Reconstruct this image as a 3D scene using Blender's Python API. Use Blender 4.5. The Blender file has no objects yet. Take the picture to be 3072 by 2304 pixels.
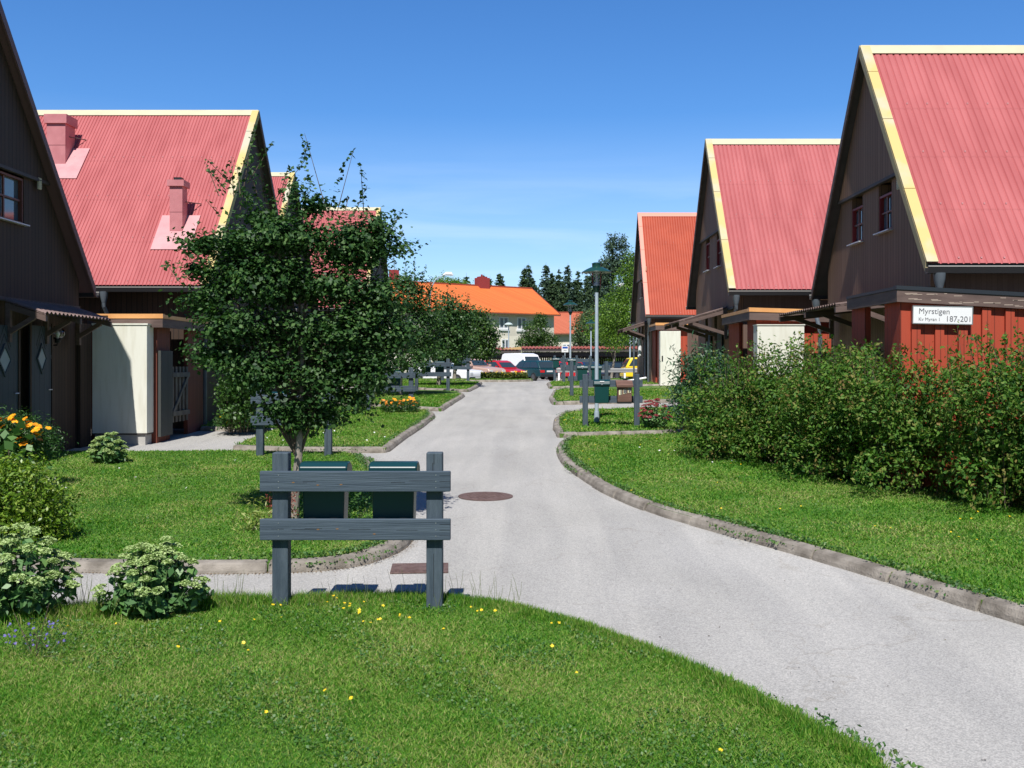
import bpy, bmesh, math, random
import numpy as np
from mathutils import Vector, Matrix
random.seed(7); RNG = np.random.default_rng(7)
R = math.radians
C = bpy.context.scene.collection
SC = bpy.context.scene

# ------------------------------------------------------------------ camera, sky, sun, exposure
F, U0, V0, EYE = 3015.0, 1573.0, 1093.0, 1.9
cam = bpy.data.cameras.new('camera'); cam.sensor_width = 36.0; cam.lens = 36.0 * F / 3072.0
cam.shift_x = (1536 - U0) / 3072.0; cam.shift_y = -(1152 - V0) / 3072.0
cam.clip_start = 0.1; cam.clip_end = 3000
camo = bpy.data.objects.new('camera', cam); C.objects.link(camo)
camo.location = (0, 0, EYE); camo.rotation_euler = (R(90), 0, 0); SC.camera = camo

LDIR = Vector((0.13, 1.0, -1.45)).normalized()
ELEV = math.asin(-LDIR.z); AZ = math.atan2(-LDIR.x, -LDIR.y)
sun = bpy.data.lights.new('sun', 'SUN'); sun.energy = 4.85; sun.angle = R(0.5); sun.color = (1.0, 0.97, 0.93)
so = bpy.data.objects.new('sun', sun); C.objects.link(so)
so.rotation_euler = LDIR.to_track_quat('-Z', 'Y').to_euler(); so.location = (-3, -20, 30)

W = bpy.data.worlds.new("World"); SC.world = W; W.use_nodes = True
nt = W.node_tree; nt.nodes.clear()
wo = nt.nodes.new('ShaderNodeOutputWorld'); bg = nt.nodes.new('ShaderNodeBackground')
sky = nt.nodes.new('ShaderNodeTexSky'); sky.sky_type = 'NISHITA'; sky.sun_disc = False
sky.sun_elevation = ELEV; sky.sun_rotation = AZ % (2 * math.pi)
sky.air_density = 1.0; sky.dust_density = 0.25; sky.ozone_density = 3.0; sky.altitude = 100
bg.inputs['Strength'].default_value = 0.09
hs = nt.nodes.new('ShaderNodeHueSaturation'); hs.inputs['Saturation'].default_value = 1.22
hs.inputs['Value'].default_value = 1.1
nt.links.new(sky.outputs[0], hs.inputs['Color'])
tc = nt.nodes.new('ShaderNodeTexCoord'); mp = nt.nodes.new('ShaderNodeMapping')
mp.inputs['Scale'].default_value = (1.6, 1.0, 13.0); mp.inputs['Rotation'].default_value = (0.0, R(7), 0.0)
nz = nt.nodes.new('ShaderNodeTexNoise'); nz.inputs['Scale'].default_value = 1.7; nz.inputs['Detail'].default_value = 8; nz.inputs['Roughness'].default_value = 0.55
nz.inputs['Distortion'].default_value = 0.6
cr = nt.nodes.new('ShaderNodeValToRGB'); cr.color_ramp.elements[0].position = 0.45; cr.color_ramp.elements[1].position = 0.80
sx = nt.nodes.new('ShaderNodeSeparateXYZ'); mr = nt.nodes.new('ShaderNodeMapRange')
mr.inputs['From Min'].default_value = 0.04; mr.inputs['From Max'].default_value = 0.22; mr.inputs['To Min'].default_value = 0.6; mr.inputs['To Max'].default_value = 0.0
mu = nt.nodes.new('ShaderNodeMath'); mu.operation = 'MULTIPLY'
mx = nt.nodes.new('ShaderNodeMixRGB'); mx.inputs['Color2'].default_value = (9.5, 10.6, 12.0, 1)
nt.links.new(tc.outputs['Generated'], mp.inputs['Vector']); nt.links.new(mp.outputs[0], nz.inputs['Vector'])
nt.links.new(nz.outputs['Fac'], cr.inputs['Fac']); nt.links.new(tc.outputs['Generated'], sx.inputs[0])
nt.links.new(sx.outputs['Z'], mr.inputs['Value']); nt.links.new(cr.outputs[0], mu.inputs[0]); nt.links.new(mr.outputs[0], mu.inputs[1])
nt.links.new(mu.outputs[0], mx.inputs['Fac']); tint = nt.nodes.new('ShaderNodeMixRGB'); tint.blend_type = 'MULTIPLY'; tint.inputs['Fac'].default_value = 1.0; tint.inputs['Color2'].default_value = (0.83, 1.06, 1.33, 1)
nt.links.new(hs.outputs[0], tint.inputs['Color1']); nt.links.new(tint.outputs[0], mx.inputs['Color1'])
hz = nt.nodes.new('ShaderNodeMapRange'); hz.inputs['From Min'].default_value = 0.0; hz.inputs['From Max'].default_value = 0.24; hz.inputs['To Min'].default_value = 0.36; hz.inputs['To Max'].default_value = 0.0
mh = nt.nodes.new('ShaderNodeMixRGB'); mh.inputs['Color2'].default_value = (8.2, 9.6, 11.0, 1); nt.links.new(sx.outputs['Z'], hz.inputs['Value']); nt.links.new(hz.outputs[0], mh.inputs['Fac']); nt.links.new(mx.outputs[0], mh.inputs['Color1'])
# sun aureole and sky behind the camera dimmed by hand to cut fill in shade
ya = nt.nodes.new('ShaderNodeMapRange'); ya.inputs['From Min'].default_value = -0.4; ya.inputs['From Max'].default_value = 0.55; ya.inputs['To Min'].default_value = 0.38; ya.inputs['To Max'].default_value = 1.0; nt.links.new(sx.outputs['Y'], ya.inputs['Value'])
md = nt.nodes.new('ShaderNodeMixRGB'); md.blend_type = 'MULTIPLY'; md.inputs['Fac'].default_value = 1.0; nt.links.new(mh.outputs[0], md.inputs['Color1']); nt.links.new(ya.outputs[0], md.inputs['Color2'])
nt.links.new(md.outputs[0], bg.inputs['Color']); nt.links.new(bg.outputs[0], wo.inputs[0])
SC.view_settings.view_transform = 'Standard'; SC.view_settings.look = 'None'
SC.view_settings.exposure = 0.25; SC.view_settings.gamma = 1.0; SC.view_settings.use_curve_mapping = False

# ------------------------------------------------------------------ terrain profile and pixel helpers
GP = [(-30, -0.9), (0, 0.0), (38, 1.121), (44, 1.235), (50, 1.15), (60, 0.98), (72, 0.79), (90, 0.78), (400, 0.78), (1500, 0.78)]
def g(y):
    return float(np.interp(y, [p[0] for p in GP], [p[1] for p in GP]))
DROP = 0.08                                   # the road lies this far under the lawns
def P(u, v, y):                               # a measured picture point at distance y -> world
    return Vector(((u - U0) * y / F, y, EYE + (V0 - v) * y / F))
def XU(u, y): return (u - U0) * y / F
def ZV(v, y): return EYE + (V0 - v) * y / F
def GR(u, v, drop=DROP):                      # where the sight line meets the ground
    k = (v - V0) / F; y = (EYE + drop) / (k + 0.0295)
    if y > 38:
        for i in range(40):
            y = (EYE - g(y) + drop) / k if k > 0.001 else 60
            y = max(38, min(y, 48))
    return ((u - U0) * y / F, y)
D = 3072 / 2212.0
def GD(pts, drop=DROP): return [GR(x * D, y * D, drop) for x, y in pts]

# ------------------------------------------------------------------ materials
MATS = {}
def rgb(c): return (c[0], c[1], c[2], 1.0)
def mat(name, col, rough=0.6, metal=0.0, col2=None, scale=8.0, bump=0.0, bscale=60.0, stretch=(1, 1, 1), spec=0.5, mixpos=(0.35, 0.65), detail=5, coords='Object'):
    if name in MATS: return MATS[name]
    m = bpy.data.materials.new(name); m.use_nodes = True; n = m.node_tree; b = n.nodes['Principled BSDF']
    b.inputs['Base Color'].default_value = rgb(col); b.inputs['Roughness'].default_value = rough; b.inputs['Metallic'].default_value = metal
    b.inputs['Specular IOR Level'].default_value = spec
    t = n.nodes.new('ShaderNodeTexCoord'); mp = n.nodes.new('ShaderNodeMapping'); mp.inputs['Scale'].default_value = stretch
    n.links.new(t.outputs[coords], mp.inputs['Vector'])
    if col2 is not None:
        z = n.nodes.new('ShaderNodeTexNoise'); z.inputs['Scale'].default_value = scale; z.inputs['Detail'].default_value = detail
        r = n.nodes.new('ShaderNodeValToRGB'); r.color_ramp.elements[0].color = rgb(col); r.color_ramp.elements[1].color = rgb(col2)
        r.color_ramp.elements[0].position = mixpos[0]; r.color_ramp.elements[1].position = mixpos[1]
        n.links.new(mp.outputs[0], z.inputs['Vector']); n.links.new(z.outputs['Fac'], r.inputs['Fac']); n.links.new(r.outputs[0], b.inputs['Base Color'])
    if bump:
        z2 = n.nodes.new('ShaderNodeTexNoise'); z2.inputs['Scale'].default_value = bscale; z2.inputs['Detail'].default_value = 4
        bp = n.nodes.new('ShaderNodeBump'); bp.inputs['Strength'].default_value = bump; bp.inputs['Distance'].default_value = 0.02
        n.links.new(mp.outputs[0], z2.inputs['Vector']); n.links.new(z2.outputs['Fac'], bp.inputs['Height']); n.links.new(bp.outputs[0], b.inputs['Normal'])
    MATS[name] = m; return m

def boards(name, col, col2, pitch=0.1, groove=0.09, rough=0.75, axis='XY', depth=0.6, dark=0.45):
    """vertical boards: grooves every pitch metres along x+y, slightly different tone per board, grain"""
    if name in MATS: return MATS[name]
    m = bpy.data.materials.new(name); m.use_nodes = True; n = m.node_tree; b = n.nodes['Principled BSDF']; b.inputs['Roughness'].default_value = rough
    t = n.nodes.new('ShaderNodeTexCoord'); s = n.nodes.new('ShaderNodeSeparateXYZ'); n.links.new(t.outputs['Object'], s.inputs[0])
    def M(op, a, bb=None):
        q = n.nodes.new('ShaderNodeMath'); q.operation = op
        for i, x in enumerate((a, bb)):
            if x is None: continue
            if isinstance(x, (int, float)): q.inputs[i].default_value = x
            else: n.links.new(x, q.inputs[i])
        return q.outputs[0]
    co = M('ADD', s.outputs['X'], s.outputs['Y']) if axis == 'XY' else s.outputs['Z']
    q = M('DIVIDE', co, pitch); fr = M('FRACT', q); idn = M('FLOOR', q)
    gr = M('LESS_THAN', fr, groove)
    wn = n.nodes.new('ShaderNodeTexWhiteNoise'); wn.noise_dimensions = '1D'; n.links.new(idn, wn.inputs['W'])
    nz = n.nodes.new('ShaderNodeTexNoise'); nz.inputs['Scale'].default_value = 3.0; nz.inputs['Detail'].default_value = 6
    mp = n.nodes.new('ShaderNodeMapping'); mp.inputs['Scale'].default_value = (9, 9, 0.8) if axis == 'XY' else (1, 1, 9)
    n.links.new(t.outputs['Object'], mp.inputs[0]); n.links.new(mp.outputs[0], nz.inputs['Vector'])
    f = M('ADD', M('MULTIPLY', wn.outputs['Value'], 0.5), M('MULTIPLY', nz.outputs['Fac'], 0.6))
    mix = n.nodes.new('ShaderNodeMixRGB'); mix.inputs['Color1'].default_value = rgb(col); mix.inputs['Color2'].default_value = rgb(col2); n.links.new(f, mix.inputs['Fac'])
    mix2 = n.nodes.new('ShaderNodeMixRGB'); mix2.blend_type = 'MULTIPLY'; mix2.inputs['Color2'].default_value = (dark, dark, dark, 1); n.links.new(gr, mix2.inputs['Fac']); n.links.new(mix.outputs[0], mix2.inputs['Color1'])
    n.links.new(mix2.outputs[0], b.inputs['Base Color'])
    bp = n.nodes.new('ShaderNodeBump'); bp.inputs['Strength'].default_value = depth; bp.inputs['Distance'].default_value = 0.012
    hh = M('SUBTRACT', M('MULTIPLY', nz.outputs['Fac'], 0.25), gr)
    n.links.new(hh, bp.inputs['Height']); n.links.new(bp.outputs[0], b.inputs['Normal'])
    MATS[name] = m; return m

def leafmat(name, cols, rough=0.45, trans=0.25, noise=0.8, spec=0.4, nscale=1.2):
    if name in MATS: return MATS[name]
    m = bpy.data.materials.new(name); m.use_nodes = True; n = m.node_tree; b = n.nodes['Principled BSDF']; out = n.nodes['Material Output']
    b.inputs['Roughness'].default_value = rough; b.inputs['Specular IOR Level'].default_value = spec
    ge = n.nodes.new('ShaderNodeNewGeometry'); t = n.nodes.new('ShaderNodeTexCoord')
    z = n.nodes.new('ShaderNodeTexNoise'); z.inputs['Scale'].default_value = nscale; z.inputs['Detail'].default_value = 4; n.links.new(t.outputs['Object'], z.inputs['Vector'])
    a = n.nodes.new('ShaderNodeMath'); a.operation = 'MULTIPLY_ADD'; a.inputs[1].default_value = noise; n.links.new(z.outputs['Fac'], a.inputs[0])
    k = n.nodes.new('ShaderNodeMath'); k.operation = 'MULTIPLY'; k.inputs[1].default_value = 1.0; n.links.new(ge.outputs['Random Per Island'], k.inputs[0])
    s = n.nodes.new('ShaderNodeMath'); s.operation = 'SUBTRACT'; s.inputs[1].default_value = noise * 0.5; n.links.new(k.outputs[0], s.inputs[0]); n.links.new(s.outputs[0], a.inputs[2])
    r = n.nodes.new('ShaderNodeValToRGB'); el = r.color_ramp.elements
    el[0].color = rgb(cols[0]); el[1].color = rgb(cols[-1]); el[0].position = 0.0
    for i in range(1, len(cols) - 1):
        e = el.new(i / (len(cols) - 1)); e.color = rgb(cols[i])
    n.links.new(a.outputs[0], r.inputs['Fac']); n.links.new(r.outputs[0], b.inputs['Base Color'])
    tr = n.nodes.new('ShaderNodeBsdfTranslucent'); hb = n.nodes.new('ShaderNodeHueSaturation'); hb.inputs['Value'].default_value = 1.5; hb.inputs['Saturation'].default_value = 1.1
    n.links.new(r.outputs[0], hb.inputs['Color']); n.links.new(hb.outputs[0], tr.inputs['Color'])
    ms = n.nodes.new('ShaderNodeMixShader'); ms.inputs[0].default_value = trans
    n.links.new(b.outputs[0], ms.inputs[1]); n.links.new(tr.outputs[0], ms.inputs[2]); n.links.new(ms.outputs[0], out.inputs['Surface'])
    MATS[name] = m; return m

def glassmat(name='clear_glass', tint=(0.95, 0.97, 1.0), alpha=0.25):
    if name in MATS: return MATS[name]
    m = bpy.data.materials.new(name); m.use_nodes = True; n = m.node_tree; out = n.nodes['Material Output']
    tr = n.nodes.new('ShaderNodeBsdfTransparent'); tr.inputs[0].default_value = rgb(tint); gl = n.nodes.new('ShaderNodeBsdfGlossy'); gl.inputs['Roughness'].default_value = 0.03
    fr = n.nodes.new('ShaderNodeFresnel'); fr.inputs[0].default_value = 1.45; ad = n.nodes.new('ShaderNodeMath'); ad.operation = 'ADD'; ad.inputs[1].default_value = alpha * 0.3
    n.links.new(fr.outputs[0], ad.inputs[0])
    ms = n.nodes.new('ShaderNodeMixShader'); n.links.new(ad.outputs[0], ms.inputs[0]); n.links.new(tr.outputs[0], ms.inputs[1]); n.links.new(gl.outputs[0], ms.inputs[2]); n.links.new(ms.outputs[0], out.inputs['Surface'])
    MATS[name] = m; return m

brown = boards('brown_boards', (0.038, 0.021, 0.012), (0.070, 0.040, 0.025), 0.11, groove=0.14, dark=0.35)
brownG = boards('brown_boards_lit_gable', (0.185, 0.095, 0.056), (0.265, 0.150, 0.094), 0.115, groove=0.12, depth=0.5, dark=0.5)  # lit copy of the boards: grazing sun on right-hand gables put into the colour
brownR = boards('brown_boards_eave_shade', (0.11, 0.066, 0.050), (0.155, 0.098, 0.075), 0.075, groove=0.07, depth=0.35, dark=0.7)  # darker copy: eave shade on the right-hand house walls is in the colour
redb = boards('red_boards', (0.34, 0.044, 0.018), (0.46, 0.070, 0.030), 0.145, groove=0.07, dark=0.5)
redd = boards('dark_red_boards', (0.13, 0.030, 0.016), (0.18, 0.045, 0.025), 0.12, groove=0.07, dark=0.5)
brownflat = mat('brown_painted_wood', (0.10, 0.065, 0.055), 0.7, col2=(0.15, 0.10, 0.085), scale=3, stretch=(1, 1, 6))
pinkroof = mat('faded_pink_red_metal', (0.40, 0.100, 0.101), 0.6, col2=(0.47, 0.132, 0.132), scale=1.1, spec=0.3, stretch=(3, 1, 0.5))
orangeroof = mat('orange_red_metal', (0.38, 0.056, 0.023), 0.55, col2=(0.43, 0.070, 0.030), scale=1.5, spec=0.3)
palepink = mat('pale_pink_metal', (0.58, 0.27, 0.28), 0.5, col2=(0.66, 0.34, 0.34), scale=3)
chimpink = mat('pink_chimney_sheet', (0.52, 0.19, 0.20), 0.5, col2=(0.60, 0.24, 0.25), scale=4)
cream = mat('cream_trim', (0.60, 0.56, 0.37), 0.55, col2=(0.54, 0.50, 0.34), scale=3)
yellowtrim = mat('yellow_trim', (0.62, 0.47, 0.17), 0.55, col2=(0.52, 0.49, 0.36), scale=1.2, mixpos=(0.45, 0.6))
salmon = mat('salmon_trim', (0.78, 0.27, 0.19), 0.5)
orangeflash = mat('orange_flashing', (0.72, 0.34, 0.12), 0.5, col2=(0.78, 0.40, 0.15), scale=4)
gutterm = mat('black_gutter', (0.028, 0.028, 0.03), 0.35)
pipem = mat('slate_pipe', (0.08, 0.10, 0.115), 0.35, col2=(0.11, 0.13, 0.15), scale=5)
fasciad = mat('dark_fascia', (0.055, 0.045, 0.042), 0.65, col2=(0.075, 0.06, 0.055), scale=4)
whitepanel = mat('ivory_panel', (0.72, 0.70, 0.58), 0.5, col2=(0.81, 0.80, 0.69), scale=2.2, stretch=(5, 5, 0.7), mixpos=(0.3, 0.55))
doorm = boards('slate_blue_door', (0.045, 0.06, 0.075), (0.055, 0.075, 0.09), 0.16, groove=0.05)
winred = mat('dark_red_window_wood', (0.22, 0.018, 0.018), 0.5)
winbr = mat('red_brown_window_wood', (0.16, 0.05, 0.03), 0.5)
panem = mat('window_glass', (0.10, 0.13, 0.16), 0.05, spec=1.0)
curtain = mat('window_curtain', (0.35, 0.4, 0.42), 0.7)
conc = mat('kerb_concrete', (0.15, 0.13, 0.105), 0.9, col2=(0.32, 0.285, 0.24), scale=5, bump=0.5, bscale=60)
conc2 = mat('pale_concrete', (0.42, 0.40, 0.37), 0.9, col2=(0.5, 0.48, 0.44), scale=7, bump=0.3)
woodblue = mat('blue_grey_stained_wood', (0.040, 0.062, 0.086), 0.8, col2=(0.080, 0.112, 0.142), scale=2.2, stretch=(0.6, 12, 20), bump=0.3, bscale=8, detail=9, mixpos=(0.3, 0.72))
woodbluev = mat('blue_grey_stained_post', (0.040, 0.062, 0.084), 0.8, col2=(0.084, 0.114, 0.138), scale=2.2, stretch=(14, 14, 1.2), bump=0.5, bscale=9, detail=9, mixpos=(0.3, 0.72))
knotm = mat('wood_knot', (0.22, 0.12, 0.05), 0.8)
nailm = mat('galvanised_nail', (0.5, 0.52, 0.54), 0.4, metal=0.8)
checkm = mat('wood_crack', (0.012, 0.016, 0.02), 0.9)
boxgreen = mat('dark_green_plastic', (0.006, 0.056, 0.053), 0.4, spec=0.4)
boxgreen2 = mat('deep_green_lid', (0.004, 0.040, 0.044), 0.38, spec=0.5)
black = mat('black_rubber', (0.012, 0.012, 0.012), 0.6)
whitem = mat('white_enamel', (0.85, 0.85, 0.84), 0.4)
inkm = mat('dark_grey_ink', (0.10, 0.11, 0.12), 0.6); signink = mat('sign_grey_ink', (0.17, 0.17, 0.18), 0.6)
brownbox = mat('brown_wooden_box', (0.12, 0.062, 0.042), 0.7, col2=(0.17, 0.09, 0.065), scale=4, stretch=(1, 1, 6))
polem = mat('pale_blue_grey_pole', (0.36, 0.44, 0.50), 0.45, col2=(0.42, 0.50, 0.56), scale=6)
lampgreen = mat('lamp_green', (0.012, 0.055, 0.04), 0.3)
rust = mat('rusty_iron_cover', (0.12, 0.070, 0.060), 0.8, col2=(0.18, 0.115, 0.10), scale=14, bump=0.9, bscale=90)
barkm = mat('grey_bark', (0.16, 0.14, 0.11), 0.9, col2=(0.34, 0.30, 0.25), scale=9, bump=0.8, bscale=25, stretch=(1, 1, 0.35))
twigm = mat('dark_twig', (0.10, 0.075, 0.05), 0.9)
darkbark = mat('spruce_bark', (0.09, 0.06, 0.045), 0.95)

# ------------------------------------------------------------------ mesh helpers
class MB:
    def __init__(s): s.v = []; s.f = []
    def add(s, vs, fs):
        o = len(s.v); s.v += [tuple(v) for v in vs]; s.f += [tuple(i + o for i in f) for f in fs]; return s
    def box(s, x0, x1, y0, y1, z0, z1, M=None):
        if x0 > x1: x0, x1 = x1, x0
        if y0 > y1: y0, y1 = y1, y0
        if z0 > z1: z0, z1 = z1, z0
        vs = [Vector((x, y, z)) for z in (z0, z1) for x, y in ((x0, y0), (x1, y0), (x1, y1), (x0, y1))]
        if M is not None: vs = [M @ v for v in vs]
        return s.add(vs, [(3, 2, 1, 0), (4, 5, 6, 7), (0, 1, 5, 4), (1, 2, 6, 5), (2, 3, 7, 6), (3, 0, 4, 7)])
    def tube(s, pts, radii, n=8, caps=True):
        pts = [Vector(p) for p in pts]
        if isinstance(radii, (int, float)): radii = [radii] * len(pts)
        rings = []; up = Vector((0.13, 0.21, 0.97))
        for i, p in enumerate(pts):
            d = (pts[min(i + 1, len(pts) - 1)] - pts[max(i - 1, 0)])
            d = d.normalized() if d.length > 1e-9 else Vector((0, 0, 1))
            a = d.cross(up); a = a.normalized() if a.length > 1e-4 else d.cross(Vector((1, 0, 0))).normalized(); b = d.cross(a)
            rings.append([p + (a * math.cos(2 * math.pi * k / n) + b * math.sin(2 * math.pi * k / n)) * radii[i] for k in range(n)])
        vs = [v for r in rings for v in r]; fs = []
        for i in range(len(pts) - 1):
            for k in range(n):
                k2 = (k + 1) % n; fs.append((i * n + k, i * n + k2, (i + 1) * n + k2, (i + 1) * n + k))
        if caps: fs.append(tuple(range(n))[::-1]); fs.append(tuple((len(pts) - 1) * n + k for k in range(n)))
        return s.add(vs, fs)
    def lathe(s, prof, n=24, c=(0, 0, 0)):
        vs = []; fs = []
        for (r, z) in prof:
            for k in range(n): vs.append((c[0] + r * math.cos(2 * math.pi * k / n), c[1] + r * math.sin(2 * math.pi * k / n), c[2] + z))
        for i in range(len(prof) - 1):
            for k in range(n):
                k2 = (k + 1) % n; fs.append((i * n + k, i * n + k2, (i + 1) * n + k2, (i + 1) * n + k))
        fs.append(tuple(range(n))[::-1]); fs.append(tuple((len(prof) - 1) * n + k for k in range(n)))
        return s.add(vs, fs)
    def prism(s, poly, axis, a0, a1):
        """poly: 2-D outline; extruded along axis 'x' (poly=(y,z)) or 'y' (poly=(x,z)) or 'z' (poly=(x,y))"""
        def mk(p, a):
            return (a, p[0], p[1]) if axis == 'x' else ((p[0], a, p[1]) if axis == 'y' else (p[0], p[1], a))
        n = len(poly); vs = [mk(p, a0) for p in poly] + [mk(p, a1) for p in poly]
        fs = [tuple(range(n)), tuple(range(2 * n - 1, n - 1, -1))] + [(i, i + n, (i + 1) % n + n, (i + 1) % n) for i in range(n)]
        return s.add(vs, fs)
    def build(s, name, material, parent=None, off=(0, 0, 0), bevel=0.0, smooth=False, seg=2):
        me = bpy.data.meshes.new(name); ox, oy, oz = off
        me.from_pydata([(v[0] - ox, v[1] - oy, v[2] - oz) for v in s.v], [], s.f)
        bm = bmesh.new(); bm.from_mesh(me); bmesh.ops.recalc_face_normals(bm, faces=bm.faces); bm.to_mesh(me); bm.free()
        me.materials.append(material)
        if smooth:
            for p in me.polygons: p.use_smooth = True
            try: me.set_sharp_from_angle(angle=R(40))
            except Exception: pass
        o = bpy.data.objects.new(name, me); C.objects.link(o)
        if parent is not None: o.parent = parent
        if bevel: b = o.modifiers.new('bevel', 'BEVEL'); b.width = bevel; b.segments = seg; b.limit_method = 'ANGLE'; b.angle_limit = R(35)
        return o
def tag(o, label=None, cat=None, group=None, kind=None):
    if label: o['label'] = label
    if cat: o['category'] = cat
    if group: o['group'] = group
    if kind: o['kind'] = kind
    return o
def thing(name, label, cat, loc=(0, 0, 0), rz=0.0, group=None):
    o = bpy.data.objects.new(name, None); C.objects.link(o); o.location = loc; o.rotation_euler = (0, 0, rz); o.empty_display_size = 0.2
    return tag(o, label, cat, group)
def dup(root, loc, rz=0.0, label=None, scale=None):
    r = root.copy(); C.objects.link(r); r.location = loc; r.rotation_euler = (0, 0, rz)
    if label: r['label'] = label
    if scale: r.scale = (scale, scale, scale)
    for ch in list(root.children):
        c = ch.copy(); C.objects.link(c); c.parent = r
        for q in list(ch.children):
            d = q.copy(); C.objects.link(d); d.parent = c
    return r
def mesh_np(name, V, Fa, material, parent=None, off=(0, 0, 0), smooth=False):
    V = np.asarray(V, dtype=np.float32) - np.asarray(off, dtype=np.float32); k = Fa.shape[1]; n = len(Fa)
    me = bpy.data.meshes.new(name); me.vertices.add(len(V)); me.vertices.foreach_set('co', V.ravel())
    me.loops.add(n * k); me.loops.foreach_set('vertex_index', Fa.astype(np.int32).ravel())
    me.polygons.add(n); me.polygons.foreach_set('loop_start', np.arange(0, n * k, k, dtype=np.int32))
    try: me.polygons.foreach_set('loop_total', np.full(n, k, dtype=np.int32))
    except Exception: pass
    me.update(calc_edges=True); me.materials.append(material)
    o = bpy.data.objects.new(name, me); C.objects.link(o)
    if parent is not None: o.parent = parent
    return o
def text_mesh(name, s, size, material, parent, loc, rot, depth=0.002, bold=0.0, align='LEFT'):
    cu = bpy.data.curves.new(name, 'FONT'); cu.body = s; cu.size = size; cu.extrude = depth; cu.offset = bold; cu.align_x = align; cu.resolution_u = 4
    t = bpy.data.objects.new('tmp', cu); C.objects.link(t)
    dg = bpy.context.evaluated_depsgraph_get(); me = bpy.data.meshes.new_from_object(t.evaluated_get(dg)); bpy.data.objects.remove(t)
    me.materials.clear(); me.materials.append(material); o = bpy.data.objects.new(name, me); C.objects.link(o); o.parent = parent; o.location = loc; o.rotation_euler = rot
    return o

# ------------------------------------------------------------------ foliage helpers
def unit(a): return a / np.maximum(np.linalg.norm(a, axis=1, keepdims=True), 1e-9)
def leaves(name, pts, size, material, parent=None, off=(0, 0, 0), up=0.6, ratio=0.45, var=0.4, rng=RNG, outward=None, fold=0.18, axis=None, axisw=0.0):
    """one small folded leaf per point; normals lean up and outward"""
    n = len(pts); nrm = rng.normal(size=(n, 3)); nrm = unit(nrm) * 0.75; nrm[:, 2] += up
    if outward is not None: nrm += outward * 0.55
    nrm = unit(nrm); d = unit(rng.normal(size=(n, 3)))
    if axis is not None: d = unit(d + np.asarray(axis) * axisw)
    d = unit(d - nrm * np.sum(d * nrm, axis=1, keepdims=True)); w = np.cross(nrm, d)
    L = (size * (1 + var * (rng.random(n) * 2 - 1)))[:, None]
    a = pts - d * L * 0.5; t = pts + d * L * 0.5
    l = pts - w * L * ratio * 0.5 + nrm * L * fold * 0.5; r = pts + w * L * ratio * 0.5 + nrm * L * fold * 0.5
    V = np.stack([a, l, t, r], axis=1).reshape(-1, 3); Fq = np.arange(4 * n).reshape(n, 4)
    return mesh_np(name, V, Fq, material, parent, off)
def cluster(blobs, n, rng=RNG, per=9, spread=0.12, shell=0.55, flat=1.0, reach=0.0, rise=0.0):
    """leaf points in little sprays that sit mostly in the outer part of each ellipsoid (cx,cy,cz,rx,ry,rz)"""
    B = np.array(blobs, dtype=float); vol = (B[:, 3] * B[:, 4] * B[:, 5]) ** (2 / 3.0); pr = vol / vol.sum()
    nc = max(1, n // per); idx = rng.choice(len(B), nc, p=pr); d = unit(rng.normal(size=(nc, 3)))
    rad = (shell + (1 - shell) * rng.random(nc)) ** 0.8; rad *= (0.86 + 0.3 * rng.random(nc))
    c = B[idx, :3] + d * rad[:, None] * B[idx, 3:6]
    pts = np.repeat(c, per, axis=0) + rng.normal(size=(nc * per, 3)) * spread * np.array([1, 1, flat]); out = np.repeat(d, per, axis=0)
    if reach:
        dh = d * np.array([1, 1, .3]) + rng.normal(size=(nc, 3)) * np.array([.5, .5, .15]) + np.array([0, 0, rise]); dh = unit(dh) * (reach * (.5 + rng.random((nc, 1)))); t = np.tile((np.arange(per) + .5) / per - .45, nc)[:, None]
        pts = pts + np.repeat(dh, per, axis=0) * t
    return pts, out
def sprigs(lines, rng=RNG, step=0.045, jit=0.02):
    pts = []
    for a, b in lines:
        a = np.array(a, dtype=float); b = np.array(b, dtype=float); L = np.linalg.norm(b - a); k = max(3, int(L / step)); bend = rng.normal(size=3) * 0.07 * L
        for i in range(k):
            t = (i + 0.5) / k; p = a + (b - a) * t + bend * math.sin(math.pi * t)
            for q in range(2): pts.append(p + rng.normal(size=3) * jit * (1.3 - 0.6 * t))
    return np.array(pts)

# ------------------------------------------------------------------ ground, road, lawns, kerbs
def gridmesh(name, xs, ys, dz, material, kind='structure'):
    V = []; Fq = []
    for y in ys:
        for x in xs: V.append((x, y, g(y) + dz))
    nx = len(xs)
    for j in range(len(ys) - 1):
        for i in range(nx - 1): Fq.append((j * nx + i, j * nx + i + 1, (j + 1) * nx + i + 1, (j + 1) * nx + i))
    o = MB().add(V, Fq).build(name, material); tag(o, kind=kind); return o

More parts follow.
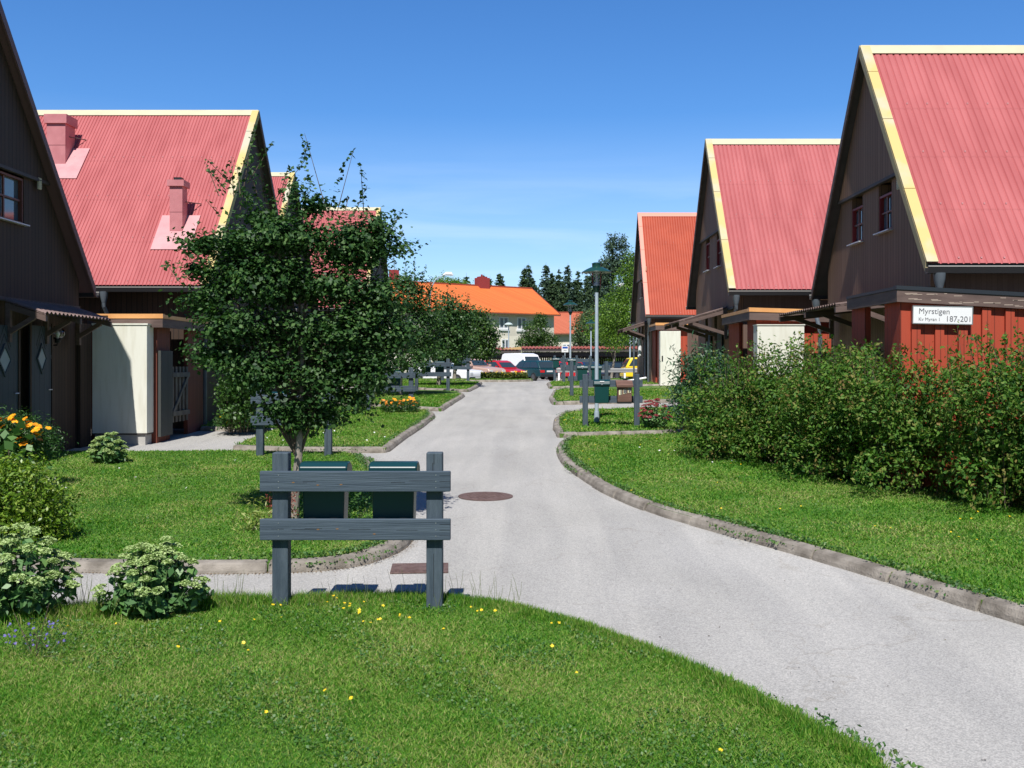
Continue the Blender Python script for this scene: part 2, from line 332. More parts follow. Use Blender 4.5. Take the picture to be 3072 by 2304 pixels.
def grassmat(name, a, b, c):
    m = bpy.data.materials.new(name); m.use_nodes = True; n = m.node_tree; bs = n.nodes['Principled BSDF']; bs.inputs['Roughness'].default_value = 0.9; bs.inputs['Specular IOR Level'].default_value = 0.15
    t = n.nodes.new('ShaderNodeTexCoord')
    z = n.nodes.new('ShaderNodeTexNoise'); z.inputs['Scale'].default_value = 0.9; z.inputs['Detail'].default_value = 7; n.links.new(t.outputs['Object'], z.inputs['Vector'])
    z2 = n.nodes.new('ShaderNodeTexNoise'); z2.inputs['Scale'].default_value = 45; z2.inputs['Detail'].default_value = 3; n.links.new(t.outputs['Object'], z2.inputs['Vector'])
    r = n.nodes.new('ShaderNodeValToRGB'); e = r.color_ramp.elements; e[0].color = rgb(a); e[1].color = rgb(c); e[0].position = 0.33; e[1].position = 0.72; k = e.new(0.52); k.color = rgb(b)
    ad = n.nodes.new('ShaderNodeMath'); ad.operation = 'MULTIPLY_ADD'; ad.inputs[1].default_value = 0.35; n.links.new(z2.outputs['Fac'], ad.inputs[0]); s = n.nodes.new('ShaderNodeMath'); s.operation = 'MULTIPLY_ADD'; s.inputs[1].default_value = 1.0; s.inputs[2].default_value = -0.17
    n.links.new(z.outputs['Fac'], s.inputs[0]); n.links.new(s.outputs[0], ad.inputs[2]); n.links.new(ad.outputs[0], r.inputs['Fac']); n.links.new(r.outputs[0], bs.inputs['Base Color'])
    bp = n.nodes.new('ShaderNodeBump'); bp.inputs['Strength'].default_value = 0.8; bp.inputs['Distance'].default_value = 0.02; n.links.new(z2.outputs['Fac'], bp.inputs['Height']); n.links.new(bp.outputs[0], bs.inputs['Normal'])
    return m
soilgrass = grassmat('lawn_ground', (0.05, 0.12, 0.02), (0.085, 0.18, 0.03), (0.18, 0.20, 0.07))
fargrass = grassmat('field_grass', (0.05, 0.10, 0.02), (0.07, 0.13, 0.03), (0.11, 0.14, 0.045))

def asphaltmat():
    m = bpy.data.materials.new('worn_gravel_asphalt'); m.use_nodes = True; n = m.node_tree; bs = n.nodes['Principled BSDF']; bs.inputs['Roughness'].default_value = 0.92; bs.inputs['Specular IOR Level'].default_value = 0.2
    t = n.nodes.new('ShaderNodeTexCoord')
    def N(sc, det, st=(1, 1, 1), ds=0.0):
        mp = n.nodes.new('ShaderNodeMapping'); mp.inputs['Scale'].default_value = st; n.links.new(t.outputs['Object'], mp.inputs[0])
        z = n.nodes.new('ShaderNodeTexNoise'); z.inputs['Scale'].default_value = sc; z.inputs['Detail'].default_value = det; z.inputs['Distortion'].default_value = ds; n.links.new(mp.outputs[0], z.inputs['Vector']); return z.outputs['Fac']
    def ramp(f, a, b, p0, p1):
        r = n.nodes.new('ShaderNodeValToRGB'); e = r.color_ramp.elements; e[0].color = rgb(a); e[1].color = rgb(b); e[0].position = p0; e[1].position = p1; n.links.new(f, r.inputs['Fac']); return r.outputs[0]
    def mix(ty, fac, a, b):
        x = n.nodes.new('ShaderNodeMixRGB'); x.blend_type = ty
        if isinstance(fac, float): x.inputs[0].default_value = fac
        else: n.links.new(fac, x.inputs[0])
        n.links.new(a, x.inputs[1]); n.links.new(b, x.inputs[2]); return x.outputs[0]
    base = ramp(N(0.7, 7, (1, 0.5, 1), 0.6), (0.378, 0.368, 0.345), (0.438, 0.426, 0.402), 0.36, 0.68)
    streak = ramp(N(1.1, 5, (2.6, 0.25, 1), 0.3), (0.91, 0.91, 0.91), (1.06, 1.055, 1.04), 0.35, 0.68)
    col = mix('MULTIPLY', 1.0, base, streak)
    vo = n.nodes.new('ShaderNodeTexVoronoi'); vo.inputs['Scale'].default_value = 130; n.links.new(t.outputs['Object'], vo.inputs['Vector'])
    chips = n.nodes.new('ShaderNodeSeparateColor'); n.links.new(vo.outputs['Color'], chips.inputs[0])
    col = mix('MULTIPLY', 1.0, col, ramp(chips.outputs[0], (0.80, 0.80, 0.80), (1.22, 1.21, 1.20), 0.1, 0.95))
    vo2 = n.nodes.new('ShaderNodeTexVoronoi'); vo2.inputs['Scale'].default_value = 0.35; vo2.feature = 'DISTANCE_TO_EDGE'
    zz = n.nodes.new('ShaderNodeTexNoise'); zz.inputs['Scale'].default_value = 1.5; zz.inputs['Detail'].default_value = 6; n.links.new(t.outputs['Object'], zz.inputs['Vector'])
    va = n.nodes.new('ShaderNodeVectorMath'); va.operation = 'MULTIPLY_ADD'; va.inputs[1].default_value = (1.5, 1.5, 0); n.links.new(zz.outputs['Color'], va.inputs[0]); n.links.new(t.outputs['Object'], va.inputs[2]); n.links.new(va.outputs[0], vo2.inputs['Vector'])
    crack = ramp(vo2.outputs['Distance'], (0.70, 0.66, 0.60), (1, 1, 1), 0.0, 0.0045)
    col = mix('MULTIPLY', 0.4, col, crack)
    n.links.new(col, bs.inputs['Base Color'])
    bp = n.nodes.new('ShaderNodeBump'); bp.inputs['Strength'].default_value = 0.55; bp.inputs['Distance'].default_value = 0.006; n.links.new(chips.outputs[0], bp.inputs['Height']); n.links.new(bp.outputs[0], bs.inputs['Normal'])
    return m
asphalt = asphaltmat()
gridmesh('ground', [-900, -60, 60, 900], [-30, -10, 0, 20, 38, 44, 50, 60, 72, 90, 200, 1500], -0.14, fargrass)
ysr = [-10, 0, 5, 10, 15, 20, 25, 30, 35, 38, 40, 42, 44, 46, 48, 50]
gridmesh('road', [-13, -8, -4, 0, 4, 8, 12], ysr, -DROP, asphalt)
gridmesh('parking_lot', [-60, -20, 0, 20, 60], [50, 55, 60, 66, 72, 80, 90, 96], -DROP, asphalt)

LAWNS = {}
def densify(pts, step=0.6):
    out = []
    for i in range(len(pts)):
        a = np.array(pts[i]); b = np.array(pts[(i + 1) % len(pts)]); k = max(1, int(np.linalg.norm(b - a) / step))
        for j in range(k): out.append(tuple(a + (b - a) * j / k))
    return out
def smooth_line(pts, it=2):
    for _ in range(it):
        q = [pts[0]]
        for a, b in zip(pts[:-1], pts[1:]):
            q.append((a[0] * .75 + b[0] * .25, a[1] * .75 + b[1] * .25)); q.append((a[0] * .25 + b[0] * .75, a[1] * .25 + b[1] * .75))
        q.append(pts[-1]); pts = q
    return pts
def lawn(name, pts):
    LAWNS[name] = pts; d = densify(pts); bm = bmesh.new()
    top = [bm.verts.new((x, y, g(y))) for x, y in d]; bot = [bm.verts.new((x, y, g(y) - 0.12)) for x, y in d]
    f = bm.faces.new(top); n = len(d)
    for i in range(n): bm.faces.new((top[i], top[(i + 1) % n], bot[(i + 1) % n], bot[i]))
    bmesh.ops.triangulate(bm, faces=[f]); bmesh.ops.recalc_face_normals(bm, faces=bm.faces)
    me = bpy.data.meshes.new('lawn'); bm.to_mesh(me); bm.free(); me.materials.append(soilgrass)
    o = bpy.data.objects.new('lawn', me); C.objects.link(o); tag(o, kind='structure'); return o
def resample(pts, seg):
    P_ = np.array(pts); L = np.r_[0, np.cumsum(np.linalg.norm(np.diff(P_, axis=0), axis=1))]; k = max(1, round(L[-1] / seg)); s = np.linspace(0, L[-1], k + 1)
    return [(float(np.interp(t, L, P_[:, 0])), float(np.interp(t, L, P_[:, 1]))) for t in s]
def kerb(pts, side, seg=0.9):
    """side=+1: lawn lies to the left of the walking direction"""
    q = resample(pts, seg / 4); mb = MB(); prof = [(-0.055, -0.03), (-0.042, 0.035), (-0.012, 0.090), (0.095, 0.100), (0.115, 0.02)]
    nrm = []
    for i in range(len(q)):
        a = Vector(q[max(0, i - 1)]); b = Vector(q[min(len(q) - 1, i + 1)]); d = (b - a).normalized(); nrm.append(Vector((-d.y, d.x)) * side)
    for i in range(0, len(q) - 1, 4):
        jz = random.uniform(-0.008, 0.006); jo = random.uniform(-0.010, 0.010); idx = list(range(i, min(i + 5, len(q)))); vs = []; k = len(prof)
        for c_, m_ in enumerate(idx):
            p = Vector(q[m_]); nb_ = Vector(q[min(m_ + 1, len(q) - 1)]) - Vector(q[max(m_ - 1, 0)]); nb_.normalize()
            if c_ == 0: p = p + nb_ * 0.007
            if c_ == len(idx) - 1: p = p - nb_ * 0.007
            for (o_, z_) in prof: w = p + nrm[m_] * (o_ + jo); vs.append((w.x, w.y, g(w.y) - DROP + z_ + (jz if z_ > 0 else 0)))
        n_s = len(idx); fs = [tuple(range(k)), tuple((n_s - 1) * k + j for j in range(k - 1, -1, -1))]
        for c_ in range(n_s - 1): fs += [(c_ * k + j, c_ * k + (j + 1) % k, (c_ + 1) * k + (j + 1) % k, (c_ + 1) * k + j) for j in range(k)]
        mb.add(vs, fs)
    o = mb.build('kerb', conc, bevel=0.012, seg=1); tag(o, kind='structure'); return o

# outlines measured on the photograph, clockwise from the left
A_edge = GD([(-900, 1440), (-300, 1385), (0, 1350), (150, 1338), (450, 1312), (620, 1312), (760, 1300), (950, 1300), (1080, 1314), (1230, 1352), (1400, 1414), (1500, 1456), (1600, 1506), (1750, 1584), (1880, 1655), (2100, 1800)], 0.02)
A = A_edge + [(2.2, 2.5), (3.0, -6.0), (-12.0, -6.0)]
lawn('near', A)
B_front = GD([(-500, 1212), (0, 1228), (150, 1234), (300, 1237), (450, 1238), (600, 1236), (720, 1230), (800, 1215), (860, 1192), (884, 1170)])
B_right = [B_front[-1]] + GD([(882, 1150), (856, 1100), (825, 1050), (800, 1012), (787, 996)])
B_line = smooth_line(B_front + B_right[1:], 1)
Bp = B_line + GD([(740, 987), (500, 984), (100, 986), (-260, 992)])
lawn('B', Bp); kerb(B_line, 1)
C_line = GD([(504, 973), (644, 979), (833, 978), (850, 965), (880, 943), (910, 924), (930, 908), (936, 901), (928, 893)])
Cp = C_line + GD([(820, 887), (700, 883), (455, 890), (433, 930), (597, 935)])
lawn('C', Cp); kerb(C_line, 1); kerb(GD([(433, 931), (515, 932), (600, 936)]), 1)
D_line = GD([(640, 872), (812, 881), (953, 889), (975, 874), (1002, 857), (992, 850)]); lawn('D', D_line + GD([(950, 848), (600, 845)])); kerb(D_line, 1)
E_line = GD([(700, 834), (896, 843), (1011, 847), (1030, 838), (1040, 829)]); lawn('E', E_line + [(-3.2, 42.5), (-7, 42.5)]); kerb(E_line, 1)
Fp = [(-6.6, 43.1), (-2.3, 43.1), (-0.3, 43.4), (0.35, 43.9), (0.2, 46.5), (-2.5, 48.5), (-7, 48.5)]; lawn('F', Fp); kerb(Fp[:5], 1)
G_line = smooth_line(GD([(2700, 1500), (2212, 1348), (2050, 1299), (1880, 1242), (1700, 1190), (1560, 1151), (1400, 1106), (1290, 1056), (1228, 1012), (1207, 985), (1208, 966), (1228, 953)]), 1)
Gp = G_line + GD([(1330, 949), (1480, 946), (1800, 946)]) + [(9, 18.9), (12, 18), (12, 3.5)]; lawn('G', Gp); kerb(G_line, -1)
H_line = GD([(1800, 933), (1480, 938), (1209, 946), (1199, 928), (1201, 910), (1216, 898), (1250, 893)])
lawn('H', H_line + GD([(1367, 887), (1600, 883)])); kerb(H_line, -1)
I_line = GD([(1600, 868), (1480, 869), (1196, 875), (1189, 862), (1197, 848), (1225, 843)])
lawn('I', I_line + GD([(1500, 836)]) + [(6.5, 34)]); kerb(I_line, -1)
J_line = GD([(1500, 834), (1188, 840), (1183, 831), (1190, 826)]); lawn('J', J_line + [(1.9, 41.8), (7, 41.8)]); kerb(J_line, -1)
Kp = [(1.7, 43.2), (7.2, 43.2), (7.2, 50), (2.0, 50)]; lawn('K', Kp[::-1]); kerb([Kp[1], Kp[0], (1.6, 45), Kp[3]], -1)

# grass blades, in one object for all lawns
def inside(px, py, poly):
    r = np.zeros(len(px), bool); n = len(poly); j = n - 1
    for i in range(n):
        xi, yi = poly[i]; xj, yj = poly[j]
        c = ((yi > py) != (yj > py)); dx = (xj - xi) * (py - yi) / ((yj - yi) if abs(yj - yi) > 1e-9 else 1e-9) + xi
        r ^= c & (px < dx); j = i
    return r
gy = np.array([p[0] for p in GP]); gz = np.array([p[1] for p in GP])
KERBPTS = np.array([q for ln in (B_line, C_line, D_line, E_line, G_line, H_line, I_line, J_line) for q in resample(ln, 0.12)], dtype=np.float32)
def off_kerb(x, y, d=0.13):
    ok = np.ones(len(x), bool)
    for i in range(0, len(x), 20000):
        sl = slice(i, i + 20000); xx = x[sl, None].astype(np.float32); yy = y[sl, None].astype(np.float32)
        kp = KERBPTS[(KERBPTS[:, 0] > xx.min() - 1) & (KERBPTS[:, 0] < xx.max() + 1) & (KERBPTS[:, 1] > yy.min() - 1) & (KERBPTS[:, 1] < yy.max() + 1)]
        if len(kp): ok[sl] = ((xx - kp[:, 0]) ** 2 + (yy - kp[:, 1]) ** 2).min(axis=1) > d * d
    return ok
BL = []
def blades(poly, y0, y1, x0, x1, dens, h, w, seed, patch=0.5, keep_edge=0.0):
    rng = np.random.default_rng(seed); n = int(dens * (y1 - y0) * (x1 - x0)); 
    if n < 1: return
    x = rng.uniform(x0, x1, n); y = rng.uniform(y0, y1, n); k = inside(x, y, poly)
    k &= (np.abs(x * F / np.maximum(y, 1) + U0 - 1536) < 2100)
    x = x[k]; y = y[k]; k = off_kerb(x, y, 0.10); x = x[k]; y = y[k]; n = len(x)
    pn = np.sin(x * 2.3 + np.sin(y * 1.7) * 1.5) * np.cos(y * 2.9 + x * 0.8) ; hh = h * (0.55 + 0.6 * rng.random(n)) * (1 + patch * 0.5 * pn)
    hh *= np.where(rng.random(n) < 0.01, 1.9, 1.0)
    z = np.interp(y, gy, gz); a = rng.uniform(0, 2 * np.pi, n); lean = rng.uniform(0.3, 1.5, n) * hh
    b = rng.uniform(0, 2 * np.pi, n); wx = np.cos(a) * w * 0.5 * (0.6 + rng.random(n)); wy = np.sin(a) * w * 0.5 * (0.6 + rng.random(n))
    base = np.stack([x, y, z - 0.005], 1); W_ = np.stack([wx, wy, np.zeros(n)], 1); Ln = np.stack([np.cos(b) * lean, np.sin(b) * lean, hh], 1)
    mid = base + Ln * np.array([0.35, 0.35, 0.6]); tip = base + Ln
    BL.append(np.stack([base - W_, base + W_, mid + W_ * 0.8, mid - W_ * 0.8, mid - W_ * 0.8, mid + W_ * 0.8, tip, tip], 1))
blades(A, 4.2, 5.6, -3.5, 2.6, 15000, 0.031, 0.0046, 1); blades(A, 5.6, 7.3, -4.5, 1.0, 11000, 0.034, 0.0052, 2)
blades(Bp, 7.5, 12.5, -7.5, -0.6, 3000, 0.030, 0.009, 3); blades(Bp, 12.5, 17, -10, -1.5, 1700, 0.032, 0.012, 4)
blades(Cp, 14, 28, -7.5, -2, 1000, 0.045, 0.015, 5); blades(Gp, 5.5, 8, 2.5, 8, 3200, 0.034, 0.009, 66); blades(Gp, 8, 13, 0.3, 8, 2600, 0.034, 0.010, 6); blades(Gp, 13, 19.5, 0, 8, 1500, 0.04, 0.014, 7)
for i, (p, yy0, yy1) in enumerate(((LAWNS['D'], 20, 32), (LAWNS['E'], 28, 43), (LAWNS['H'], 18, 26), (LAWNS['I'], 25, 35), (LAWNS['J'], 32, 43), (LAWNS['K'], 42, 50), (LAWNS['F'], 42, 49))):
    blades(p, yy0, yy1, -8, 8, 450, 0.055, 0.024, 20 + i)
_e = np.array(resample(A_edge[2:15], 0.02)); 
def edge_blades(line, n, h, w, seed):
    rng = np.random.default_rng(seed); i = rng.integers(0, len(line), n); x = line[i, 0] + rng.normal(size=n) * .03; y = line[i, 1] - np.abs(rng.normal(size=n)) * .09 + .05; z = np.interp(y, gy, gz)
    hh = h * (.4 + .8 * rng.random(n)) * (1 + .35 * np.sin(i * .021 + 1)) * np.interp(i / len(line), [0, .3, .55, .75, 1], [1, 1, .95, .6, .5]); a = rng.uniform(0, 2 * np.pi, n); b = rng.uniform(0, 2 * np.pi, n); lean = rng.uniform(.1, .9, n) * hh
    base = np.stack([x, y, z - .03], 1); W_ = np.stack([np.cos(a) * w * .5, np.sin(a) * w * .5, 0 * a], 1); Ln = np.stack([np.cos(b) * lean, np.sin(b) * lean, hh + .03], 1); mid = base + Ln * np.array([.35, .35, .6]); tip = base + Ln
    BL.append(np.stack([base - W_, base + W_, mid + W_ * .8, mid - W_ * .8, mid - W_ * .8, mid + W_ * .8, tip, tip], 1))
edge_blades(_e, 34000, .075, .006, 78)
V = np.concatenate(BL).reshape(-1, 3); nq = len(V) // 4; Fq = np.arange(nq * 4).reshape(nq, 4)
grassb = leafmat('grass_blades', [(0.036, 0.15, 0.012), (0.075, 0.23, 0.018), (0.135, 0.30, 0.030), (0.23, 0.36, 0.055), (0.38, 0.37, 0.14)], rough=0.55, trans=0.3, noise=1.5, spec=0.2, nscale=1.1)
go = mesh_np('grass', V, Fq, grassb); tag(go, 'short mown grass blades growing over every lawn', 'grass', kind='stuff')

# longer tufts that spill over the lawn edges and kerbs
def edge_tufts(line, seed, n, h=0.07, inn=0.17, side=1, sz=0.05, name='edge_weeds'):
    rng = np.random.default_rng(seed); q = resample(line, 0.05); Q = np.array(q); dn = np.gradient(Q, axis=0); dn = unit(dn); N = np.stack([-dn[:, 1], dn[:, 0]], 1) * side
    i = rng.integers(0, len(Q), n); w = np.clip(np.sin(i * 0.13 + seed) + np.sin(i * 0.05 + 2 * seed), -0.6, 2); keep = rng.random(n) < (0.35 + 0.35 * w); i = i[keep]; w = w[keep]
    o = inn - 0.03 - rng.random(len(i)) ** 2 * (0.13 + 0.07 * w); p = Q[i] + N[i] * o[:, None] + rng.normal(size=(len(i), 2)) * 0.015
    z = np.interp(p[:, 1], gy, gz) + rng.random(len(i)) * 0.03 + np.where(o < 0.04, -0.03, 0.022)
    return np.column_stack([p, z])
weedm = leafmat('clover_leaves', [(0.03, 0.10, 0.02), (0.055, 0.15, 0.03), (0.10, 0.21, 0.045), (0.17, 0.24, 0.07)], rough=0.5, trans=0.25)
pts = np.vstack([edge_tufts(B_line, 1, 9000), edge_tufts(G_line, 2, 11000, side=-1), edge_tufts(C_line, 3, 4500), edge_tufts(A_edge[2:], 4, 6000, inn=0.06, side=-1), edge_tufts(H_line, 5, 1500, side=-1), edge_tufts(D_line, 6, 1200), edge_tufts(I_line, 7, 1000, side=-1)])
o = leaves('kerb_weeds', pts, 0.026, weedm, up=0.7, ratio=0.75); tag(o, 'low clover and weeds creeping over the kerbs and lawn edges', 'ground cover', kind='stuff')
# clover patches inside the near lawn
def patch(poly, x0, x1, y0, y1, n, seed, h=0.03, thr=0.1):
    rng = np.random.default_rng(seed); x = rng.uniform(x0, x1, n); y = rng.uniform(y0, y1, n); f = np.sin(x * 3.1 + seed) * np.sin(y * 3.7 + x) + 0.6 * np.sin(x * 7 + y * 5 + seed)
    k = inside(x, y, poly) & (f > thr); x = x[k]; y = y[k]; return np.column_stack([x, y, np.interp(y, gy, gz) + h * (0.3 + 0.8 * rng.random(len(x)))])
pts = np.vstack([patch(A, -3.5, 2.5, 4.3, 7.2, 34000, 3), patch(Gp, 0.5, 6, 9, 18, 16000, 5, 0.04, 0.3), patch(Bp, -7, -1, 9, 16, 16000, 8, 0.035, 0.4)])
o = leaves('clover', pts, 0.016, weedm, up=0.9, ratio=0.8); tag(o, 'patches of clover among the grass of the lawns', 'ground cover', kind='stuff')
# dry litter along the kerb of the right lawn
rng = np.random.default_rng(44); q = np.array(resample(G_line, 0.03)); dn = unit(np.gradient(q, axis=0)); Nn = np.stack([dn[:, 1], -dn[:, 0]], 1); i = rng.integers(0, len(q), 9000); pp = q[i] - Nn[i] * (-0.01 - np.abs(rng.normal(size=len(i)))[:, None] * 0.035) * 1.0
pts = np.column_stack([pp, np.interp(pp[:, 1], gy, gz) - DROP + 0.006])
q = np.array(resample(B_line, 0.03)); dn = unit(np.gradient(q, axis=0)); Nn = np.stack([dn[:, 1], -dn[:, 0]], 1); i = rng.integers(0, len(q), 7000); pp = q[i] + Nn[i] * (0.01 + np.abs(rng.normal(size=len(i)))[:, None] * 0.05)
pts = np.vstack([pts, np.column_stack([pp, np.interp(pp[:, 1], gy, gz) - DROP + 0.006])])
litm = leafmat('dry_litter', [(0.10, 0.06, 0.03), (0.22, 0.14, 0.07), (0.38, 0.27, 0.15)], rough=0.9, trans=0.0)
o = leaves('leaf_litter', pts, 0.016, litm, up=3.0, ratio=0.3); tag(o, 'brown dry litter and sand gathered along the kerbs', 'litter', kind='stuff')
# loose grit and chips lying on the road
rng = np.random.default_rng(91); n = 2600; gx_ = rng.uniform(-3.5, 6.5, n); gy_ = 4.2 + rng.random(n) ** 1.4 * 16; k = ~(inside(gx_, gy_, A) | inside(gx_, gy_, Bp) | inside(gx_, gy_, Gp) | inside(gx_, gy_, Cp)); gx_ = gx_[k]; gy_ = gy_[k]
o = leaves('road_grit', np.column_stack([gx_, gy_, np.interp(gy_, gy, gz) - DROP + .005]), .013, leafmat('grit', [(.10, .08, .06), (.30, .28, .25), (.5, .48, .45), (.16, .13, .06)], rough=.9, trans=0), up=3, ratio=.7); tag(o, 'loose grit, bits of leaf and small stones on the road', 'grit', kind='stuff')
# little yellow flowers scattered in the lawns
def flowers_in(poly, x0, x1, y0, y1, n, seed, h, thr=-9):
    p = patch(poly, x0, x1, y0, y1, n, seed, 0, thr); p[:, 2] += h; return p
pts = np.vstack([flowers_in(A, -3, 1.5, 6.4, 7.25, 160, 1, 0.06, .35), flowers_in(A, -3, 1.5, 6.2, 7.25, 30, 9, 0.065), flowers_in(A, -3, 2, 4.3, 6.2, 25, 2, 0.045, .3), flowers_in(Gp, 0, 6, 9, 18, 420, 3, 0.06, 0.5), flowers_in(LAWNS['H'], 0, 5, 18, 25, 60, 4, 0.07), flowers_in(LAWNS['I'], 1, 5, 25, 34, 60, 5, 0.08)])
def petals(name, pts, r, material, rng, parent=None, off=(0, 0, 0), per=7, tilt=0.25):
    V = []; Fq = []; k = 0
    for p in pts:
        n = Vector((rng.normal() * tilt, rng.normal() * tilt - 0.35, 1)).normalized(); a = n.cross(Vector((1, 0, 0))).normalized(); b = n.cross(a); rr = r * rng.uniform(0.7, 1.25)
        for i in range(per):
            t = 2 * math.pi * i / per + rng.random(); d = a * math.cos(t) + b * math.sin(t); s = n.cross(d); c = Vector(p)
            V += [c, c + d * rr * 0.6 + s * rr * 0.32 + n * rr * 0.12, c + d * rr + n * rr * 0.05, c + d * rr * 0.6 - s * rr * 0.32 + n * rr * 0.12]; Fq.append((k, k + 1, k + 2, k + 3)); k += 4
    return mesh_np(name, np.array([tuple(v) for v in V]), np.array(Fq), material, parent, off)
yel = mat('yellow_petals', (0.85, 0.60, 0.02), 0.5); wht = mat('white_petals', (0.85, 0.85, 0.82), 0.6)
orp = mat('orange_petals', (0.85, 0.25, 0.01), 0.5); ory = mat('amber_petals', (0.90, 0.42, 0.01), 0.5, col2=(0.85, 0.30, 0.01), scale=9); pinkp = mat('pink_petals', (0.55, 0.08, 0.17), 0.6, col2=(0.5, 0.16, 0.10), scale=6); violet = mat('violet_petals', (0.13, 0.10, 0.38), 0.6)
o = petals('wild_flowers', pts, 0.011, yel, RNG); tag(o, 'tiny yellow wild flowers dotted through the lawns', 'wild flowers', kind='stuff')
pts = np.vstack([flowers_in(LAWNS['C'], -5, -2, 15, 20, 26, 1, 0.06), flowers_in(LAWNS['D'], -6, -2, 21, 27, 40, 2, 0.08), flowers_in(Bp, -6, -2, 11, 15, 10, 3, 0.05), flowers_in(LAWNS['G'], 0, 5, 14, 18, 14, 4, 0.06)])
o = petals('daisies', pts, 0.016, wht, RNG); tag(o, 'tiny white daisies dotted through the lawns', 'wild flowers', kind='stuff')

# iron covers in the road
x, y = GR(1457, 1490); t = thing('manhole_cover', 'round rusty iron manhole cover in the road right of the near rack', 'manhole cover', (x, y, g(y) - DROP + 0.002))
MB().lathe([(0.0, 0.0), (0.30, 0.0), (0.30, 0.010), (0.285, 0.012), (0.0, 0.012)], 40).build('lid', rust, t); MB().lathe([(0.305, 0.0), (0.335, 0.0), (0.335, 0.008), (0.305, 0.008)], 40).build('rim', rust, t)
sm = MB()
for i in range(-6, 7):
    for j in range(-6, 7):
        if i * i + j * j < 36 and (i + j) % 2 == 0: sm.box(i * .042 - .012, i * .042 + .012, j * .042 - .012, j * .042 + .012, .0125, .0165)
sm.build('studs', rust, t); t.rotation_euler = (R(1.69), 0, R(15))
x, y = GR(1245, 1707); t = thing('square_manhole_cover', 'square rust-brown iron cover beside the foot of the near rack', 'manhole cover', (x + 0.04, y, g(y) - DROP + 0.002), R(3))
MB().box(-.24, .24, -.17, .17, 0, .011).build('lid', rust, t, bevel=0.003); MB().box(-.2, .2, -.13, .13, .0115, .014).build('raised_plate', rust, t); t.rotation_euler = (R(1.69), 0, R(4))

